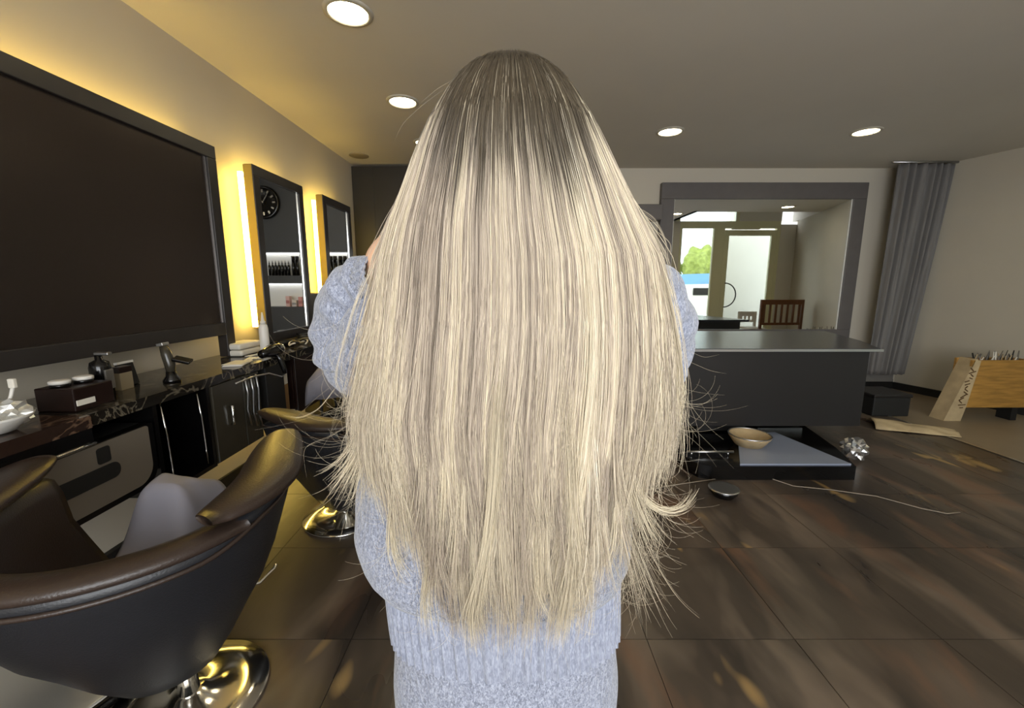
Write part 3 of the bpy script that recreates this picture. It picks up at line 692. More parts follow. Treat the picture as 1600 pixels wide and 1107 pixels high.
inv(t, MB().prism([(1.60, 2.78), (2.38, 2.78), (2.24, 3.42), (1.92, 3.42)], .10, .112).build('steel_or_reflection_plate', mat('plinth_daylight_reflection', '#9aa3b8', .35, metal=.2), t))  # pale trapezoid shaped and coloured as daylight reflected on the plinth top
inv(t, MB().tube([(1.30, 2.95, .13), (1.64, 2.95, .13)], .010, 8).build('foot_rail', M_steel, t))
for xx in (1.33, 1.60): inv(t, MB().tube([(xx, 2.95, .10), (xx, 2.95, .13)], .008, 8).build('rail_post', M_steel, t))
# chair / dark armchair left of the desk, behind the hair
t = thing('waiting_stool', 'small dark padded stool with a steel bar, left of the desk behind her hair', 'stool', (1.36, 2.95, 0))
MB().lathe([(0, .40), (.17, .40), (.18, .43), (.17, .50), (.12, .52), (0, .52)], n=28).build('seat', M_leather2, t)
MB().lathe([(0, .02), (.025, .02), (.025, .40), (0, .40)], n=16).build('column', M_blackm, t)
MB().lathe([(0, .1), (.14, .1), (.14, .115), (0, .118)], n=28).build('foot_plate', M_black, t)
MB().box((.0, -.16, .385), (.30, .014, .014), bev=.003).build('steel_bar', M_steel, t)
t.location = (1.05, 3.0, 0)
# small glass wheel / ashtray on the floor
cp = at_z(1130, 775, 0)
t = thing('castor_dish', 'small dark round dish on the floor in front of the desk', 'dish', (cp.x, cp.y, 0))
MB().lathe([(0, 0), (.06, 0), (.085, .03), (.09, .05), (.08, .05), (.05, .015), (0, .012)], n=26).build('dish_body', M_black, t)
MB().lathe([(.084, .048), (.094, .050), (.094, .056), (.08, .056)], n=26).build('rim', M_steel, t)
# tan bowl & crystal under the desk
cp = at_z(1183, 688, .13)
t = thing('basket', 'shallow tan basket under the left of the desk', 'basket', (1.86, 3.14, .113))
MB().lathe([(0, 0), (.10, 0), (.15, .07), (.155, .085), (.14, .08), (.095, .015), (0, .012)], n=26).build('basket_body', M_tan, t)
MB().tube([(.15*math.cos(a), .15*math.sin(a), .084) for a in np.linspace(0, 2*PI, 25)], .006, 6).build('rim', M_steel, t)
cp = at_z(1330, 690, .0)
b = MB(); bm = bmesh.new(); bmesh.ops.create_icosphere(bm, subdivisions=3, radius=.085)
for v_ in bm.verts: v_.co = v_.co*(1+random.uniform(-.25, .2))
bm.verts.index_update(); b.add([v_.co+Vector((0, 0, .085)) for v_ in bm.verts], [tuple(v_.index for v_ in f_.verts) for f_ in bm.faces]); bm.free()
o = b.build('foil_bundle', mat('foil2', (.8, .8, .8), .18, metal=.9)); o.location = (2.68, 3.12, .003); tag(o, 'glittering bundle of crumpled foil on the floor by the desk corner', 'foil')
# the big mirror
t = thing('framed_mirror', 'large mirror in a wide charcoal frame on the back wall, showing the bright entrance', 'mirror', (3.04, YB, 0))
a0 = at_y(1035, 285, 5.32); a1 = at_y(1359, 285, 5.32); zb = .60; zt2 = a0.z; fwm = .19
x0, x1 = a0.x, a1.x
inv(t, MB().lo((x0, 5.32, zt2-fwm), (x1, YB-.001, zt2), .006).build('top_rail', M_gframe, t))
inv(t, MB().lo((x0, 5.32, zb), (x1, YB-.001, zb+fwm), .006).build('bottom_rail', M_gframe, t))
inv(t, MB().lo((x0, 5.32, zb+fwm), (x0+fwm*.85, YB-.001, zt2-fwm), .006).build('stile', M_gframe, t))
inv(t, MB().lo((x1-fwm*.85, 5.32, zb+fwm), (x1, YB-.001, zt2-fwm), .006).build('stile', M_gframe, t))
inv(t, MB().lo((x0+fwm*.8, 5.345, zb+fwm*.9), (x1-fwm*.8, YB-.002, zt2-fwm*.9)).build('mirror_glass', M_mirror, t))
for aa, bb_ in (((x1-fwm*.85-.008, 5.338, zb+fwm), (x1-fwm*.85, 5.345, zt2-fwm)), ((x0+fwm*.85, 5.338, zb+fwm), (x0+fwm*.85+.008, 5.345, zt2-fwm))):
    inv(t, MB().lo(aa, bb_).build('bevel_strip', M_wplastic, t))
# dark wall box left of it
t = thing('wall_box', 'dark box-shaped wall cabinet peeking out between her hair and the big mirror', 'cabinet', (1.3, YB, 2.12))
inv(t, MB().lo((1.0, 5.22, 2.12), (1.80, YB-.001, 2.30), .004).build('body', M_gframe, t))
inv(t, MB().lo((1.01, 5.208, 2.13), (1.79, 5.22, 2.29), .003).build('front', M_gframe, t))
# curtain
def curtain():
    t = thing('curtain', 'floor-length slate grey curtain gathered in the far right corner', 'curtain', (4.4, 5.09, 0))
    nu, nv = 90, 40; v = []; f = []
    for i in range(nu):
        for j in range(nv):
            u_ = i/(nu-1); q = j/(nv-1); z = ZC-.03-(ZC-.28)*q
            g = q**1.3
            xa = 4.45-.03*g; xb = 5.08-.19*g
            x = xa+(xb-xa)*u_; ph = u_*PI*2*6.5+.8*math.sin(3*u_*PI)
            yy = 5.10+.04*math.sin(ph)*(1-.3*q)+.012*math.sin(ph*2.3+q*3)+.02*g
            v.append((x-4.4, yy-5.09, z))
    f = [(i*nv+j, i*nv+j+1, (i+1)*nv+j+1, (i+1)*nv+j) for i in range(nu-1) for j in range(nv-1)]
    o = MB().add(v, f, True).build('fabric', M_curtain, t); md = o.modifiers.new('thick', 'SOLIDIFY'); md.thickness = .006
    MB().tube([(-.05, 0, ZC-.015), (.70, 0, ZC-.015)], .012, 10).build('rail', M_steel, t)
    MB().lo((-.0, .10, .14), (.42, .14, .62), .004).build('lower_panel', mat('pale_grey_panel', '#6d6a66', .7), t)
curtain()
# crate with kindling
t = thing('wooden_crate', 'honey-coloured wooden crate on legs at the right edge', 'crate', (4.78, 4.25, 0))
zc0, zc1 = .14, .62
inv(t, MB().lo((4.52, 4.050, zc0), (5.12, 4.075, zc1), .002).build('front_panel', M_wood, t))
inv(t, MB().lo((4.52, 4.200, zc0), (5.10, 4.225, zc1), .002).build('back_panel', M_wood, t))
inv(t, MB().lo((5.10, 4.075, zc0), (5.12, 4.200, zc1), .002).build('side_panel', M_wood, t))
# slanted printed side
b = MB().add([(4.33, 4.050, .0), (4.33, 4.20, .0), (4.545, 4.20, zc1+.01), (4.545, 4.050, zc1+.01), (4.36, 4.050, .0), (4.36, 4.20, .0), (4.57, 4.20, zc1+.01), (4.57, 4.050, zc1+.01)], [(0, 3, 2, 1), (4, 5, 6, 7), (0, 1, 5, 4), (3, 7, 6, 2), (0, 4, 7, 3), (1, 2, 6, 5)])
inv(t, b.build('slanted_side', M_tan, t))
b = MB().add([(4.355, 4.048, .0), (4.50, 4.048, .0), (4.53, 4.048, .14), (4.60, 4.048, zc1), (4.545, 4.048, zc1)], [(0, 1, 2, 3, 4)])
b.add([(4.355, 4.054, .0), (4.50, 4.054, .0), (4.53, 4.054, .14), (4.60, 4.054, zc1), (4.545, 4.054, zc1)], [(4, 3, 2, 1, 0)])
inv(t, b.build('fibre_facing', M_tan, t))
for k in range(14):
    z = .14+.03*k; xx = 4.43+.10*(z/.62)+random.uniform(-.01, .03)
    o = MB().box((xx, 4.044, z), (.05+random.uniform(-.02, .02), .006, .008), rot=(0, random.uniform(-.8, .8), 0)).build('printed_mark', mat('brown_print', '#5c4122', .8), t); inv(t, o)
inv(t, MB().lo((4.52, 4.080, zc0+.02), (5.1, 4.200, zc0+.04)).build('bottom_board', M_wood, t))
inv(t, MB().lo((5.02, 4.070, 0), (5.08, 4.200, zc0)).build('leg', M_blackm, t))
for k in range(34):
    x = random.uniform(4.60, 5.07); y = random.uniform(4.110, 4.170); l = random.uniform(.10, .17)
    dx, dy = random.uniform(-.05, .05), random.uniform(-.04, .04); r = random.uniform(.005, .010)
    m_ = random.choice([M_blackm, M_paper, M_tan, mat('grey_bark', '#6b655d', .9), mat('grey_bark', '#6b655d', .9)])
    zt_ = zc1-.08
    o = MB().tube([(0, 0, 0), (dx*.5+random.uniform(-.01, .01), dy*.5, l*.5), (dx, dy, l)], [r, r*.9, r*.5], 6).build('firewood_twig', m_)
    o.location = (x, y, zt_); tag(o, 'short dry twig sticking out of the wooden crate', 'twig', 'twigs filling the wooden crate')
b = MB(); b.lo((4.585, 4.078, .185), (5.095, 4.195, zc1-.075), .01)
tag(b.build('shavings', mat('bark_fill', '#3b342c', .95, bump=.8, bscale=60, var=.4, vscale=30)), 'dark wood shavings filling the crate beneath the twigs', 'shavings', kind='stuff')
# dark box and tan bag on the floor
t = thing('storage_box', 'low dark box on the floor between the desk and the crate', 'box', (3.95, 4.35, 0))
MB().lo((-.21, -.15, 0), (.17, .2, .20), .01).build('box_body', M_blackm, t)
MB().lo((-.22, -.16, .20), (.18, .21, .235), .008).build('lid', M_desk, t)
def bag(u_, v_):
    p0 = Vector((3.50, 3.93, 0)); p1 = Vector((4.05, 3.66, 0)); p = p0.lerp(p1, u_); sd = Vector((.30, .6, 0)).normalized()
    w_ = .16*(1-.35*u_); s = (v_-.5)*2
    z = .012+.055*(1-s*s)*(1-.5*u_)+.010*math.sin(11*u_+3*s)*math.cos(5*s)
    return p+sd*(w_*s)+Vector((0, 0, max(.006, z)))
drape('paper_bag', bag, 26, 14, M_tan, 'flattened tan paper bag lying on the floor near the crate', 'bag')
# cable on the floor
pts = [at_z(x, y, .006) for x, y in [(1040, 640), (1085, 690), (1130, 715), (1180, 740), (1240, 760), (1300, 766), (1370, 776), (1440, 795), (1480, 803), (1500, 801)]]
pts = [p for p in pts]
pts[0] = Vector((.75, 2.6, .006)); pts[1] = Vector((.95, 2.62, .006)); pts[2] = Vector((1.05, 2.66, .006))
o = MB().tube([tuple(p) for p in pts], .0035, 6).build('floor_cable', mat('thin_grey_cable', '#8a7f70', .6)); tag(o, 'thin grey cable snaking over the brown tiles in front of the desk', 'cable')

# ------------------------------------------------------------------ seen in the mirror: bench, chair, street
def slat_bench(label, x, y, rz, w_, h_, m, ns):
    t = thing('slatted_chair', label, 'chair', (x, y, 0), rz)
    for sx in (-1, 1):
        MB().lo((sx*w_/2-.025, -.22, 0), (sx*w_/2+.025, -.17, .44), .004).build('leg', m, t)
        MB().lo((sx*w_/2-.025, .19, 0), (sx*w_/2+.025, .24, h_), .004).build('leg', m, t)
    MB().lo((-w_/2, -.23, .42), (w_/2, .23, .46), .006).build('seat', m, t)
    MB().lo((-w_/2, .195, h_-.1), (w_/2, .235, h_), .006).build('top_rail', m, t)
    MB().lo((-w_/2, .20, .55), (w_/2, .23, .60), .004).build('lower_rail', m, t)
    for k in range(ns):
        xx = -w_/2+w_*(k+.5)/ns; MB().lo((xx-.022, .205, .60), (xx+.022, .225, h_-.1), .002).build('slat', m, t)
    return t
slat_bench('brown wooden slat-back chair seen in the big mirror', 5.42, 2.45, PI-.05, .84, 1.06, M_brwood, 7)
slat_bench('low white slatted chair by the entrance, seen in the big mirror', 5.12, 1.75, PI, .34, .78, M_wplastic, 4)
def car(label, x, y, rz, m, tall=False):
    t = thing('car', label, 'car', (x, y, -.06), rz)
    prof = [(-2.1, .35), (-2.1, .75), (-1.9, .95), (-1.2, 1.0), (-.6, 1.42), (.8, 1.45), (1.5, 1.02), (2.0, .9), (2.15, .6), (2.1, .35)]
    if tall: prof = [(-2.3, .35), (-2.3, 1.0), (-2.0, 1.15), (-1.5, 2.0), (1.9, 2.1), (2.2, 1.9), (2.25, .35)]
    n = len(prof); hw = .85
    v = [(p[0], -hw*(.86 if p[1] > 1.1 else 1), p[1]) for p in prof]+[(p[0], hw*(.86 if p[1] > 1.1 else 1), p[1]) for p in prof]
    MB().add(v, [tuple(range(n)), tuple(reversed(range(n, 2*n)))]+[(i, n+i, n+(i+1) % n, (i+1) % n) for i in range(n)]).build('body', m, t)
    for sx in (-1.35, 1.35):
        for sy in (-1, 1):
            wh = MB().lathe([(0, -.1), (.33, -.1), (.34, -.06), (.34, .06), (.33, .1), (0, .1)], n=28, M=Rx, c=(sx, sy*.80, .34)).build('wheel', M_blackm, t)
            MB().lathe([(0, -.105), (.2, -.105), (.22, .0), (.2, .105), (0, .105)], n=20, M=Rx, c=(sx, sy*.805, .34)).build('hubcap', M_steel, wh)
    z0, z1 = (1.1, 1.38) if not tall else (1.25, 1.9)
    for sy in (-1, 1):
        MB().lo((-.55, sy*hw*.99-.02, z0-.06), (.95, sy*hw*.99+.02, z0+.2)).build('side_window', M_black, t)
    return t
car('white car parked outside, seen through the glass in the mirror', 7.3, -5.6, .15, M_wplastic)
car('light blue van parked farther down the street, seen in the mirror', 11.2, -14.0, .1, mat('van_blue', '#6f9fd0', .4), True)
def tree(x, y, s):
    t = thing('tree', 'bright green tree across the street, seen in the mirror', 'tree', (x, y, -.06), group='trees across the street')
    MB().tube([(0, 0, 0), (.1, 0, 1.5*s), (0, .1, 2.4*s)], [.2, .15, .08], 8).build('trunk', M_brwood, t)
    bm = bmesh.new(); bmesh.ops.create_icosphere(bm, subdivisions=4, radius=1.5*s)
    for v in bm.verts: v.co *= 1+.25*math.sin(v.co.x*5+y)*math.cos(v.co.y*4+x)+random.uniform(-.06, .06)
    bm.verts.index_update(); b = MB().add([v.co+Vector((0, 0, 3.0*s)) for v in bm.verts], [tuple(v.index for v in f.verts) for f in bm.faces]); bm.free()
    b.build('crown', mat('tree_leaves', '#9aa552', .8, var=.3, vscale=3), t)
for x, y, s in [(9, -21, .75), (11.5, -22, .8), (14, -21, .9), (17, -22, .8)]: tree(x, y, s)

# ------------------------------------------------------------------ the woman
BX = -.012; BY = .70
person = thing('person', 'woman seen from behind with very long blonde hair, grey-blue knit sweater, elbows raised', 'person', (BX, BY, 0))
def skin_body():
    V = []; E = []; Rr = []
    def v(p, r, par=None):
        V.append(p); Rr.append(r); i = len(V)-1
        if par is not None: E.append((par, i))
        return i
    pel = v((0, .0, .92), .125)
    wst = v((0, .0, 1.06), .105, pel); cst = v((0, .0, 1.20), .115, wst); ush = v((0, .01, 1.31), .09, cst)
    nk = v((0, .0, 1.385), .05, ush); hb = v((0, -.01, 1.45), .052, nk); v((0, -.02, 1.50), .06, hb)
    for s in (-1, 1):
        hp = v((s*.09, 0, .84), .09, pel); kn = v((s*.10, .0, .47), .055, hp); cf = v((s*.10, -.015, .36), .055, kn); an = v((s*.10, 0, .09), .035, cf); v((s*.105, .06, .045), .035, an); v((s*.11, .14, .03), .03, len(V)-1)
        sh = v((s*.145, .0, 1.325), .055, ush)
        ex = -.295 if s < 0 else .287
        el = v((ex-BX*0, .13, 1.19), .04, sh); wr = v((s*.215 if s < 0 else .165, .03, 1.345), .028, el)
        hx = s*.205 if s < 0 else .150
        pm = v((hx, .005, 1.375), .030, wr); v((hx-s*.012, -.005, 1.41), .028, pm)
        kb = len(V)-1
        for f_, (dx, dy, L_) in enumerate([(.012, .030, .9), (.004, .012, 1.0), (-.004, -.006, .95), (-.010, -.022, .8)]):
            a = Vector((hx-s*.016+s*dx, dy, 1.415))
            i1 = v(tuple(a+Vector((-s*.016*L_, .014, .022))), .0095, kb); i2 = v(tuple(a+Vector((-s*.036*L_, .034, .030))), .0085, i1); v(tuple(a+Vector((-s*.050*L_, .056, .026))), .007, i2)
        i1 = v((hx-s*.01, .035, 1.385), .011, pm); i2 = v((hx-s*.028, .055, 1.40), .010, i1); v((hx-s*.042, .07, 1.41), .008, i2)
    me = bpy.data.meshes.new('b'); me.from_pydata(V, E, []); o = bpy.data.objects.new('b', me); COL.objects.link(o)
    md = o.modifiers.new('s', 'SKIN'); md.use_smooth_shade = True
    for i, sv in enumerate(me.skin_vertices[0].data): sv.radius = (Rr[i], Rr[i]); sv.use_root = (i == 0)
    ss_ = o.modifiers.new('u', 'SUBSURF'); ss_.levels = 2
    dg = bpy.context.evaluated_depsgraph_get(); ev = bpy.data.meshes.new_from_object(o.evaluated_get(dg))
    bpy.data.objects.remove(o)
    bm = bmesh.new(); bm.from_mesh(ev)
    # head with face features facing +Y
    hb_ = bmesh.ops.create_uvsphere(bm, u_segments=32, v_segments=24, radius=1)['verts']
    for q in hb_:
        x, y, z = q.co; 
        jaw = 1-.28*max(0, -z)**1.3
        X = .078*x*jaw; Y = .098*y*(1-.1*max(0, -z)) ; Z = .118*z
        if y > 0 and abs(x) < .25 and -.25 < z < .12: Y += .020*(1-abs(x)/.25)*(1-abs(z+.12)/.2 if abs(z+.12) < .2 else 0)   # nose
        for ex_ in (-.38, .38):
            d = math.hypot(x-ex_, z-.08)
            if y > 0 and d < .22: Y -= .008*(1-d/.22)
        if y > .5 and abs(z+.48) < .08 and abs(x) < .3: Y += .005
        q.co = Vector((X, Y-.03, Z+1.525))
    for s in (-1, 1):
        e_ = bmesh.ops.create_uvsphere(bm, u_segments=12, v_segments=10, radius=1)['verts']
        for q in e_: q.co = Vector((q.co.x*.008+s*.079, q.co.y*.018-.025, q.co.z*.030+1.515))
    me2 = bpy.data.meshes.new('body'); bm.to_mesh(me2); bm.free()
    o = bpy.data.objects.new('body', me2); COL.objects.link(o)
    md = o.modifiers.new('r', 'REMESH'); md.mode = 'VOXEL'; md.voxel_size = .0055; md.use_smooth_shade = True
    md = o.modifiers.new('sm', 'SMOOTH'); md.iterations = 3; md.factor = .5
    dg = bpy.context.evaluated_depsgraph_get(); ev = bpy.data.meshes.new_from_object(o.evaluated_get(dg)); bpy.data.objects.remove(o)
    ob = bpy.data.objects.new('body', ev); COL.objects.link(ob); ev.materials.clear(); ev.materials.append(M_skin); ob.parent = person
    return ob
skin_body()
for s in (-1, 1):
    MB().lathe([(0, -.012), (.008, -.009), (.012, 0), (.008, .009), (0, .012)], n=14, c=(s*.030, .057, 1.533), M=Rx).build('eye', M_wplastic, person)
    MB().add([(s*.105-.04, -.05, 0), (s*.105+.04, -.05, 0), (s*.105+.045, .15, 0), (s*.105-.03, .15, 0), (s*.105-.038, -.05, .09), (s*.105+.038, -.05, .09), (s*.105+.035, .13, .06), (s*.105-.03, .13, .06)],
             [(3, 2, 1, 0), (4, 5, 6, 7), (0, 1, 5, 4), (1, 2, 6, 5), (2, 3, 7, 6), (3, 0, 4, 7)]).build('shoe', M_blackm, person)
MB().box((0, .068, 1.468), (.045, .006, .010), bev=.002).build('lips', mat('lips', '#b5625c', .5), person)
def loft(rings, closed_ends=False):
    k = len(rings[0]); v = [p for r in rings for p in r]
    f = [(i*k+j, i*k+(j+1) % k, (i+1)*k+(j+1) % k, (i+1)*k+j) for i in range(len(rings)-1) for j in range(k)]
    return MB().add(v, f, True)
def ring(cx, cy, z, a, b_, n=160, e=2.4, rib=0, nr=0, wob=0, seed=0):
    out = []
    for i in range(n):
        q = 2*PI*i/n; c, s_ = math.cos(q), math.sin(q)
        k = 1+rib*max(-.35, math.sin(q*nr)) if nr else 1
        k *= 1+wob*(math.sin(q*5+z*30+seed)*.5+math.sin(q*9-z*47)*.3)
        out.append(Vector((cx+a*k*abs(c)**(2/e)*(1 if c > 0 else -1), cy+b_*k*abs(s_)**(2/e)*(1 if s_ > 0 else -1), z)))
    return out
TZ = [(.76, .200, .118, 0), (.775, .202, .122, 0), (.79, .205, .126, -.005), (.835, .216, .132, -.010), (.865, .236, .140, -.016), (.93, .242, .142, -.02), (1.0, .238, .134, -.017), (1.08, .235, .125, -.008), (1.16, .222, .120, 0), (1.24, .205, .115, 0), (1.30, .180, .105, 0), (1.34, .150, .09, 0), (1.37, .105, .075, 0), (1.395, .075, .065, 0)]
def tz(z):
    Z = [q[0] for q in TZ]; return [float(np.interp(z, Z, [q[k] for q in TZ])) for k in (1, 2, 3)]
rings = []
for z in np.linspace(.835, 1.395, 64):
    a, b_, cx = tz(z); rings.append(ring(cx, 0, z, a, b_, wob=.018))
sw = loft(rings).build('sweater', M_knit, person); md = sw.modifiers.new('t', 'SOLIDIFY'); md.thickness = .004
rings = []
for z in np.linspace(.720, .842, 16):
    q = (z-.72)/.122; rings.append(ring(-.006*q, 0, z, .205+.003*q, .121+.002*q, n=720, rib=.034, nr=60, wob=.004))
hb2 = loft(rings).build('rib_hem', M_rib, sw)
rings = []
for z in np.linspace(.40, .735, 34):
    a = .200+.012*math.sin((z-.4)/.27*PI*.8); rings.append(ring(.0, 0, z, a, .118, wob=.012, seed=2))
sk = loft(rings).build('knit_skirt', M_knit, person); md = sk.modifiers.new('t', 'SOLIDIFY'); md.thickness = .004
for s, ex in ((-1, -.298), (1, .290)):
    ctrl = [(s*.125, .0, 1.315, .068), (s*.19, .035, 1.285, .075), (ex*.86, .085, 1.235, .074), (ex*.985, .125, 1.20, .074), (ex*1.0, .12, 1.225, .076), (ex*.98, .095, 1.29, .068), (ex*.90, .065, 1.33, .060), ((ex*.80 if s < 0 else .225), .04, 1.348, .052), ((-.214 if s < 0 else .167), .02, (1.356 if s < 0 else 1.342), .043)]
    n = 70; C = np.array(ctrl); tt = np.linspace(0, len(ctrl)-1, n)
    Q = np.stack([np.interp(tt, range(len(ctrl)), C[:, k]) for k in range(4)], 1)
    for _ in range(6): Q[1:-1] = (Q[:-2]+Q[1:-1]*2+Q[2:])/4
    rr_ = []; a = Vector((0, 1, 0))
    for i in range(n):
        p = Vector(Q[i, :3]); tn = Vector(Q[min(i+1, n-1), :3])-Vector(Q[max(i-1, 0), :3]); tn.normalize(); a = (a-tn*a.dot(tn)).normalized(); bb2 = tn.cross(a)
        rg = []
        for k in range(56):
            q = 2*PI*k/56; r = Q[i, 3]*(1+.045*math.sin(i*.8+2*math.sin(q))+.05*math.sin(q*3+i*.35+s)+.02*math.sin(q*7-i*.9))
            rg.append(p+(a*math.cos(q)+bb2*math.sin(q))*r)
        rr_.append(rg)
    sl = loft(rr_).build('sleeve', M_knit, person); md = sl.modifiers.new('t', 'SOLIDIFY'); md.thickness = .003
    rr_ = []
    p0, p1 = Vector(Q[-4, :3]), Vector(Q[-1, :3])+(Vector(Q[-1, :3])-Vector(Q[-4, :3])).normalized()*.03
    for i in range(6):
        p = p0.lerp(p1, i/5); rr_.append([p+(a*math.cos(2*PI*k/120)+bb2*math.sin(2*PI*k/120))*(.0445*(1+.03*(1 if math.sin(2*PI*k/120*24) > 0 else -1))) for k in range(120)])
    cf = loft(rr_).build('cuff', M_knit, sl); md = cf.modifiers.new('t', 'SOLIDIFY'); md.thickness = .003

# ---- hair
rows = np.array([86, 90, 97, 110, 130, 160, 200, 250, 300, 350, 400, 450, 500, 560, 600, 650, 700, 750, 800, 850, 900, 950, 1000, 1060], float)
Lp = np.array([788, 772, 752, 733, 713, 693, 670, 648, 630, 608, 592, 584, 578, 570, 567, 562, 570, 584, 600, 614, 628, 642, 656, 680], float)
Rp = np.array([802, 826, 842, 862, 884, 904, 928, 952, 977, 1004, 1030, 1040, 1046, 1048, 1046, 1042, 1034, 1020, 1006, 992, 980, 964, 948, 920], float)
Ys = np.interp(rows, [86, 300, 500, 700, 1060], [.655, .65, .60, .585, .60])
Bg = np.interp(rows, [86, 90, 97, 110, 150, 200, 300, 450, 700, 1060], [.0, .015, .035, .055, .085, .105, .105, .07, .05, .045])
def hz(rw):
    a = (553.5-rw)/F; Y = np.interp(rw, rows, Ys)
    k = Y/(CP+a*SP); return CAMZ+(-SP+a*CP)*k, k
HZ, HK = hz(rows); HL = (Lp-800)/F*HK; HR = (Rp-800)/F*HK
def hair_point(rw, th, rad):
    """rw: image-row-like height parameter, th: angle round the head, rad: layer scale"""
    z = np.interp(rw, rows, HZ); l = np.interp(rw, rows, HL); r = np.interp(rw, rows, HR); Y = np.interp(rw, rows, Ys); B = np.interp(rw, rows, Bg)
    cx = (l+r)/2; W = (r-l)/2*rad
    s = np.sin(th); c = np.cos(th)
    y = np.where(c >= 0, Y-B*rad*c, Y-.09*c*np.interp(rw, [86, 130, 400, 1060], [0, 1, .7, .4]))
    return np.stack([cx+W*s, y, z], -1)
def tubes(Pn, rad, col, name):
    """Pn (N,M,3) strands, rad (N,M), col (N,M,3)"""
    N_, M_, _ = Pn.shape
    t_ = np.gradient(Pn, axis=1); t_ /= np.linalg.norm(t_, axis=2, keepdims=True)+1e-9
    view = Pn-np.array([0, 0, CAMZ])*0-np.array([0, 5., 0]); ref = np.tile(np.array([0, 1., 0]), (N_, M_, 1))
    a_ = np.cross(t_, ref); ln = np.linalg.norm(a_, axis=2, keepdims=True); a_ = np.where(ln > 1e-3, a_/(ln+1e-9), np.array([1., 0, 0])); b_ = np.cross(t_, a_)
    ph = rng.uniform(0, 2*PI, (N_, 1, 1)); vs = []
    for k in range(3):
        q = ph+2*PI*k/3; vs.append(Pn+(a_*np.cos(q)+b_*np.sin(q))*rad[..., None])
    V = np.stack(vs, 2).reshape(-1, 3)
    idx = np.arange(N_*M_*3).reshape(N_, M_, 3); fs = []
    for k in range(3):
        k2 = (k+1) % 3; fs.append(np.stack([idx[:, :-1, k], idx[:, :-1, k2], idx[:, 1:, k2], idx[:, 1:, k]], -1).reshape(-1, 4))
    Fq = np.concatenate(fs, 0)
    Cc = np.repeat(col.reshape(-1, 3), 3, axis=0)
    return V, Fq, Cc
def hexl(h): return np.array(lin(h)[:3])
C_root, C_root2 = hexl('#40382d'), hexl('#5e5342')
C_ash, C_beige, C_cream, C_white = hexl('#837668'), hexl('#bbac9b'), hexl('#e0d3b7'), hexl('#eee4d4')
def sm(x, a, b_): 
    t_ = np.clip((x-a)/(b_-a), 0, 1); return t_*t_*(3-2*t_)
# colour streaks by angle: smooth random field
nst = 260
knots = rng.uniform(0, 1, nst); kx = np.linspace(-2.2, 2.2, nst)
kn2 = rng.uniform(0, 1, 60); kx2 = np.linspace(-2.2, 2.2, 60)
kr = rng.uniform(-1, 1, 120); kxr = np.linspace(-2.2, 2.2, 120)
def hair_col(rw, th, tone):
    """rw (N,M) th (N,1) tone (N,1)"""
    f = .50*np.interp(th, kx, knots)+.30*np.interp(th, kx2, kn2)+.66*tone-.17+.40*np.exp(-((th-.50)/.06)**2)
    u_ = np.abs(np.sin(th)); f = f+.22*sm(u_, .55, .95)-.10
    f = f+.12*sm(rw, 500, 950)-.40*np.exp(-((th+.80)/.10)**2)*(1-sm(rw, 420, 640))
    f = np.broadcast_to(f, rw.shape)[..., None]
    c = C_ash+(C_beige-C_ash)*np.clip(f/.45, 0, 1)
    c = c+(C_cream-c)*np.clip((f-.45)/.4, 0, 1); c = c+(C_white-c)*np.clip((f-.92)/.3, 0, 1)*.6
    rr_ = 300-85*sm(u_, .5, .95)+30*np.interp(th, kxr, kr)+75*(tone-.5)*-1
    rf = 1-sm(rw, rr_-55, rr_+45)
    rf = rf*np.where(tone > .86, .55+.45*(1-sm(rw, 110, 180)), 1.0)
    rc = C_root+(C_root2-C_root)*np.clip(tone, 0, 1)[..., None]
    rf = rf[..., None]
    return c*(1-rf)+rc*rf
VV, FF, CC = [], [], []; off = 0
def push(V, Fq, Cc):
    global off
    VV.append(V); FF.append(Fq+off); CC.append(Cc); off += len(V)
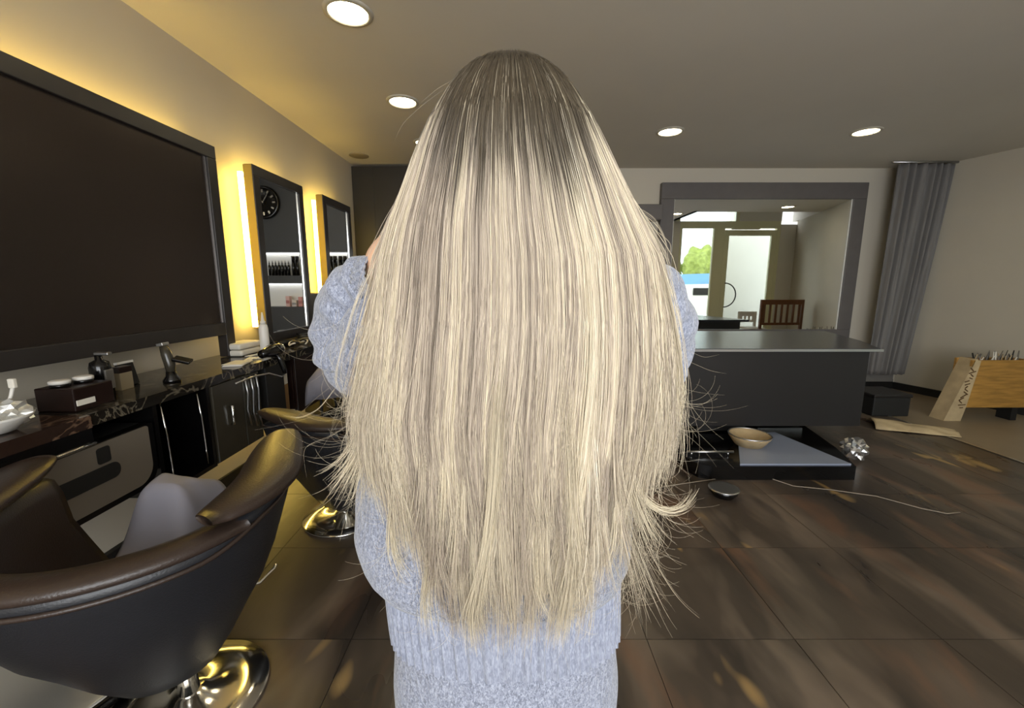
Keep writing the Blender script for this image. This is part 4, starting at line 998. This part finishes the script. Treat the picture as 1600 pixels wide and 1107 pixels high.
# main strands
NC = 230; PER = 46; M_ = 26
thc = np.linspace(-1.95, 1.95, NC)+rng.uniform(-.008, .008, NC)
th_l, P_l, R_l, C_l = [], [], [], []
for ci in range(NC):
    n = PER; t0 = thc[ci]; u0 = abs(math.sin(t0)) if abs(t0) < PI/2 else 1.0
    d = rng.normal(0, .016, n)
    end = 992-rng.uniform(0, 85)-560*max(0, u0-.45)**1.5-(rng.uniform(0, 110) if rng.random() < .25 else 0)
    ends = end-np.abs(rng.normal(0, 42, n))-np.where(rng.random(n) < .12, rng.uniform(30, 260, n), 0)
    start = np.where(rng.random(n) < .55, rng.uniform(87, 94, n), 90+130*rng.random(n)**1.5)
    s = np.linspace(0, 1, M_)[None, :]**.92
    rw = start[:, None]+(ends-start)[:, None]*s
    tip = sm(rw, ends[:, None]-260, ends[:, None])
    th = t0+d[:, None]*(1-.78*tip)
    layer = 1-np.abs(rng.normal(0, .035, n))[:, None]+rng.normal(0, .006, (n, 1))
    Pn = hair_point(rw, th, layer)
    # lateral waves & tip curls
    A = rng.normal(0, .006)
    ph = rng.uniform(0, 6)
    Pn[..., 0] += A*np.sin(rw/90+ph)*sm(rw, 300, 800)+ tip**2*(rng.normal(0, .007)+rng.normal(0, .007, (n, 1)))
    Pn[..., 0] += np.sign(t0)*tip**2*.004*(u0 > .5)
    Pn[..., 1] -= sm(rw, 200, 500)*rng.uniform(-.004, .004)+tip**2*rng.normal(.0, .008, (n, 1))
    Pn[..., 0] += rng.normal(0, .0006, (n, 1))*np.sin(rw/40+rng.uniform(0, 6, (n, 1)))
    tone = np.clip(rng.normal(.45, .26, (n, 1))+rng.normal(0, .10), 0, 1)
    rad = (.00034+.00022*rng.random((n, 1)))*(1-.65*sm(s, .75, 1.0))*(.15+.85*sm(s, 0, .12))
    P_l.append(Pn); R_l.append(np.broadcast_to(rad, rw.shape)); C_l.append(hair_col(rw, np.broadcast_to(th.mean(1, keepdims=True), (n, 1)), tone))
push(*tubes(np.concatenate(P_l), np.concatenate(R_l), np.concatenate(C_l), 'hair'))
# free locks and wisps given as polylines on the plane of the hair
def px_curve(pl, Y):
    return np.array([list(at_y(x, y, yy)) for (x, y), yy in zip(pl, Y)])
def lock(pl, Y, n, spread, rad, tone0=.8, fan=1.0, m=22, th=None):
    C = px_curve(pl, Y); t_ = np.linspace(0, len(pl)-1, m)
    # Catmull-like smoothing
    Q = np.stack([np.interp(t_, range(len(pl)), C[:, k]) for k in range(3)], 1)
    for _ in range(5): Q[1:-1] = (Q[:-2]+2*Q[1:-1]+Q[2:])/4
    s = np.linspace(0, 1, m)
    o = rng.normal(0, 1, (n, 1, 3))*np.array([spread, spread*.5, spread*.5])
    w_ = (1-.45*s+fan*.9*s**3)[None, :, None]
    cut = rng.uniform(.70, 1.0, (n, 1))
    Pn = np.empty((n, m, 3))
    for k in range(3): Pn[..., k] = np.stack([np.interp(s*c, s, Q[:, k]) for c in cut[:, 0]])
    Pn = Pn+o*w_
    Pn += (s[None, :, None]**2)*rng.normal(0, 1, (n, 1, 3))*.008*fan
    tone = np.clip(rng.normal(tone0, .18, (n, 1)), 0, 1)
    col = (C_ash+(C_cream-C_ash)*tone)[:, None, :]*np.ones((n, m, 1))
    if th is not None: col = hair_col(np.full((n, m), 880.), np.full((n, 1), th), tone)
    rd = rad*(1-.7*sm(s, .7, 1))[None, :]*(.15+.85*sm(s, 0, .18))[None, :]*(.6+.6*rng.random((n, 1)))
    push(*tubes(Pn, rd, col, 'lock'))
lock([(1030, 430), (1050, 520), (1060, 600), (1052, 660), (1025, 710), (1000, 745)], [.585]*6, 150, .006, .00042, .85, .6)
lock([(1020, 500), (1035, 600), (1045, 670), (1030, 700), (1055, 670)], [.58]*5, 40, .003, .00035, .85, .4)
lock([(960, 560), (968, 680), (985, 750), (1010, 790), (1045, 803), (1072, 795), (1086, 765)], [.56]*7, 55, .0035, .0004, .9, .5)
lock([(960, 560), (970, 700), (990, 780), (1010, 830), (1020, 850)], [.56]*5, 90, .006, .0004, .75, 1.4)
lock([(930, 560), (950, 700), (965, 800), (985, 870), (1000, 930), (1010, 960)], [.56]*6, 70, .008, .0003, .5, 2.2)
lock([(600, 480), (580, 600), (572, 680), (558, 720), (540, 745), (532, 762)], [.58]*6, 110, .007, .0004, .85, 1.6)
lock([(590, 560), (575, 660), (568, 720), (565, 770), (550, 790)], [.58]*5, 50, .008, .0003, .7, 2.0)
lock([(640, 560), (625, 700), (612, 800), (612, 870), (640, 910)], [.565]*5, 60, .004, .0004, .95, .8)
lock([(720, 560), (700, 760), (672, 880), (664, 940), (672, 1000)], [.545]*5, 60, .004, .0004, .95, .7)
lock([(870, 560), (900, 760), (940, 860), (948, 900)], [.55]*4, 60, .005, .0004, .95, .8)
lock([(780, 600), (770, 800), (752, 900), (735, 960), (745, 1010)], [.53]*5, 90, .006, .0004, .7, 1.0)
lock([(880, 600), (895, 800), (890, 900), (880, 960), (870, 1005)], [.535]*5, 80, .006, .0004, .75, 1.0)
for k in range(54):
    x0 = rng.uniform(630, 965); dx = rng.normal(0, 13)+(x0-795)*.05; ye = rng.uniform(850, 1000)-abs(x0-795)*.30; r0 = rng.uniform(440, 640)
    lock([(x0, r0), (x0+dx*.1, r0*.6+ye*.4), (x0+dx*.3, r0*.3+ye*.7), (x0+dx*.7, r0*.1+ye*.9), (x0+dx*1.1+rng.normal(0, 9), ye)], [.585, .552, .536, .53, .53], 22, .0024, .0004, rng.uniform(.1, .9), .7, th=math.asin((x0-800)/235))
# frizz wisps
def wisps(n, x0, x1, y0, y1, dirx, size, Y=.57, tone0=.7, rad=.00018, curl=1.0):
    m = 18; s = np.linspace(0, 1, m)[None, :]
    px = rng.uniform(x0, x1, n); py = rng.uniform(y0, y1, n)
    base = np.array([list(at_y(a, b_, Y)) for a, b_ in zip(px, py)])
    L_ = size*rng.uniform(.4, 1.3, (n, 1)); bend = rng.normal(0, 1, (n, 1))*curl; dx = dirx*rng.uniform(.2, 1.2, (n, 1))+rng.normal(0, .25, (n, 1))
    ang = -PI/2+dx*.8+bend*s*1.6
    stepx = np.cumsum(np.cos(ang)*L_/m, 1); stepz = np.cumsum(np.sin(ang)*L_/m, 1)
    Pn = np.stack([base[:, 0:1]+stepx, base[:, 1:2]+rng.normal(0, .015, (n, 1))*s, base[:, 2:3]+stepz], -1)
    tone = np.clip(rng.normal(tone0, .2, (n, 1)), 0, 1)
    col = (C_ash+(C_cream-C_ash)*tone)[:, None, :]*np.ones((n, m, 1))
    push(*tubes(Pn, np.full((n, m), rad)*(1-.6*s), col, 'wisp'))
wisps(150, 985, 1035, 640, 860, .7, .075)
wisps(110, 950, 1010, 800, 930, .4, .07)
wisps(130, 560, 600, 600, 760, -.5, .085)
wisps(60, 600, 650, 780, 900, -.4, .06)
wisps(200, 650, 930, 880, 985, 0, .045, Y=.54, tone0=.8)
wisps(40, 555, 575, 560, 700, -1.2, .12, rad=.00014)
wisps(26, 1045, 1060, 560, 680, 1.2, .10, rad=.00014)
wisps(22, 520, 570, 470, 600, -.3, .12, rad=.00014, tone0=.9)
def stray(pl, Y, r=.00016, tone=.6, n=1):
    lock(pl, [Y]*len(pl), n, .0015, r, tone, .2, 24)
stray([(700, 135), (660, 165), (630, 195), (617, 230)], .64)
stray([(715, 120), (680, 140), (640, 175)], .64)
stray([(1000, 330), (1030, 355), (1045, 390), (1040, 450)], .60, n=4); stray([(985, 320), (1020, 340), (1042, 380), (1035, 430)], .60, n=4)
stray([(1005, 345), (1050, 380), (1045, 420)], .60, n=2)
stray([(590, 400), (560, 460), (535, 540), (528, 600)], .57, .0002, .9, 6)
stray([(575, 420), (548, 500), (520, 600), (560, 640)], .57, .0002, .85, 6)
stray([(530, 600), (500, 640), (470, 655), (440, 650)], .58, .0002, .7, 3); stray([(560, 650), (520, 680), (470, 700), (480, 760)], .58, n=2)
stray([(740, 100), (770, 88), (800, 92), (830, 96)], .645, n=6); stray([(800, 92), (840, 92), (870, 112)], .645, n=5); stray([(715, 120), (745, 98), (780, 90)], .645, n=5)
stray([(1060, 540), (1100, 560), (1140, 553)], .58); stray([(1062, 560), (1110, 580), (1160, 585)], .58)
# inner solid layer so that no daylight passes between the strands
rr = np.linspace(88, 900, 60); tt = np.linspace(-2.0, 2.0, 90)
G = np.array([[hair_point(np.array(r), np.array(t_), .90) for t_ in tt] for r in rr]).reshape(-1, 3)
Fi = np.array([(i*90+j, i*90+j+1, (i+1)*90+j+1, (i+1)*90+j) for i in range(59) for j in range(89) if not (rr[i] > 700 and abs(tt[j]) > .9) and not (rr[i] > 820 and abs(tt[j]) > .6)])
RW = np.repeat(rr, 90)[:, None]; TH = np.tile(tt, 60)[:, None]
Ci = hair_col(RW, TH, np.full_like(TH, .25)).reshape(-1, 3)*.75  # inner layer's colour darkened to stand in for shade between strands
push(G, Fi, Ci)
V = np.concatenate(VV); Fq = np.concatenate(FF); Cc = np.concatenate(CC)
me = bpy.data.meshes.new('hair'); me.vertices.add(len(V)); me.vertices.foreach_set('co', V.astype(np.float32).ravel())
me.loops.add(Fq.size); me.loops.foreach_set('vertex_index', Fq.astype(np.int32).ravel())
me.polygons.add(len(Fq)); me.polygons.foreach_set('loop_start', (np.arange(len(Fq))*4).astype(np.int32)); me.polygons.foreach_set('use_smooth', np.ones(len(Fq), bool))
me.update(calc_edges=True)
at_ = me.color_attributes.new('tint', 'FLOAT_COLOR', 'POINT'); at_.data.foreach_set('color', np.concatenate([Cc, np.ones((len(Cc), 1))], 1).astype(np.float32).ravel())
me.materials.append(M_hair); hair = bpy.data.objects.new('hair', me); COL.objects.link(hair); hair.parent = person; hair.matrix_parent_inverse = Matrix.Translation(-Vector(person.location))
tag(hair, 'waist-length straight blonde hair with darker ash roots', kind='stuff')
print('hair quads', len(Fq))
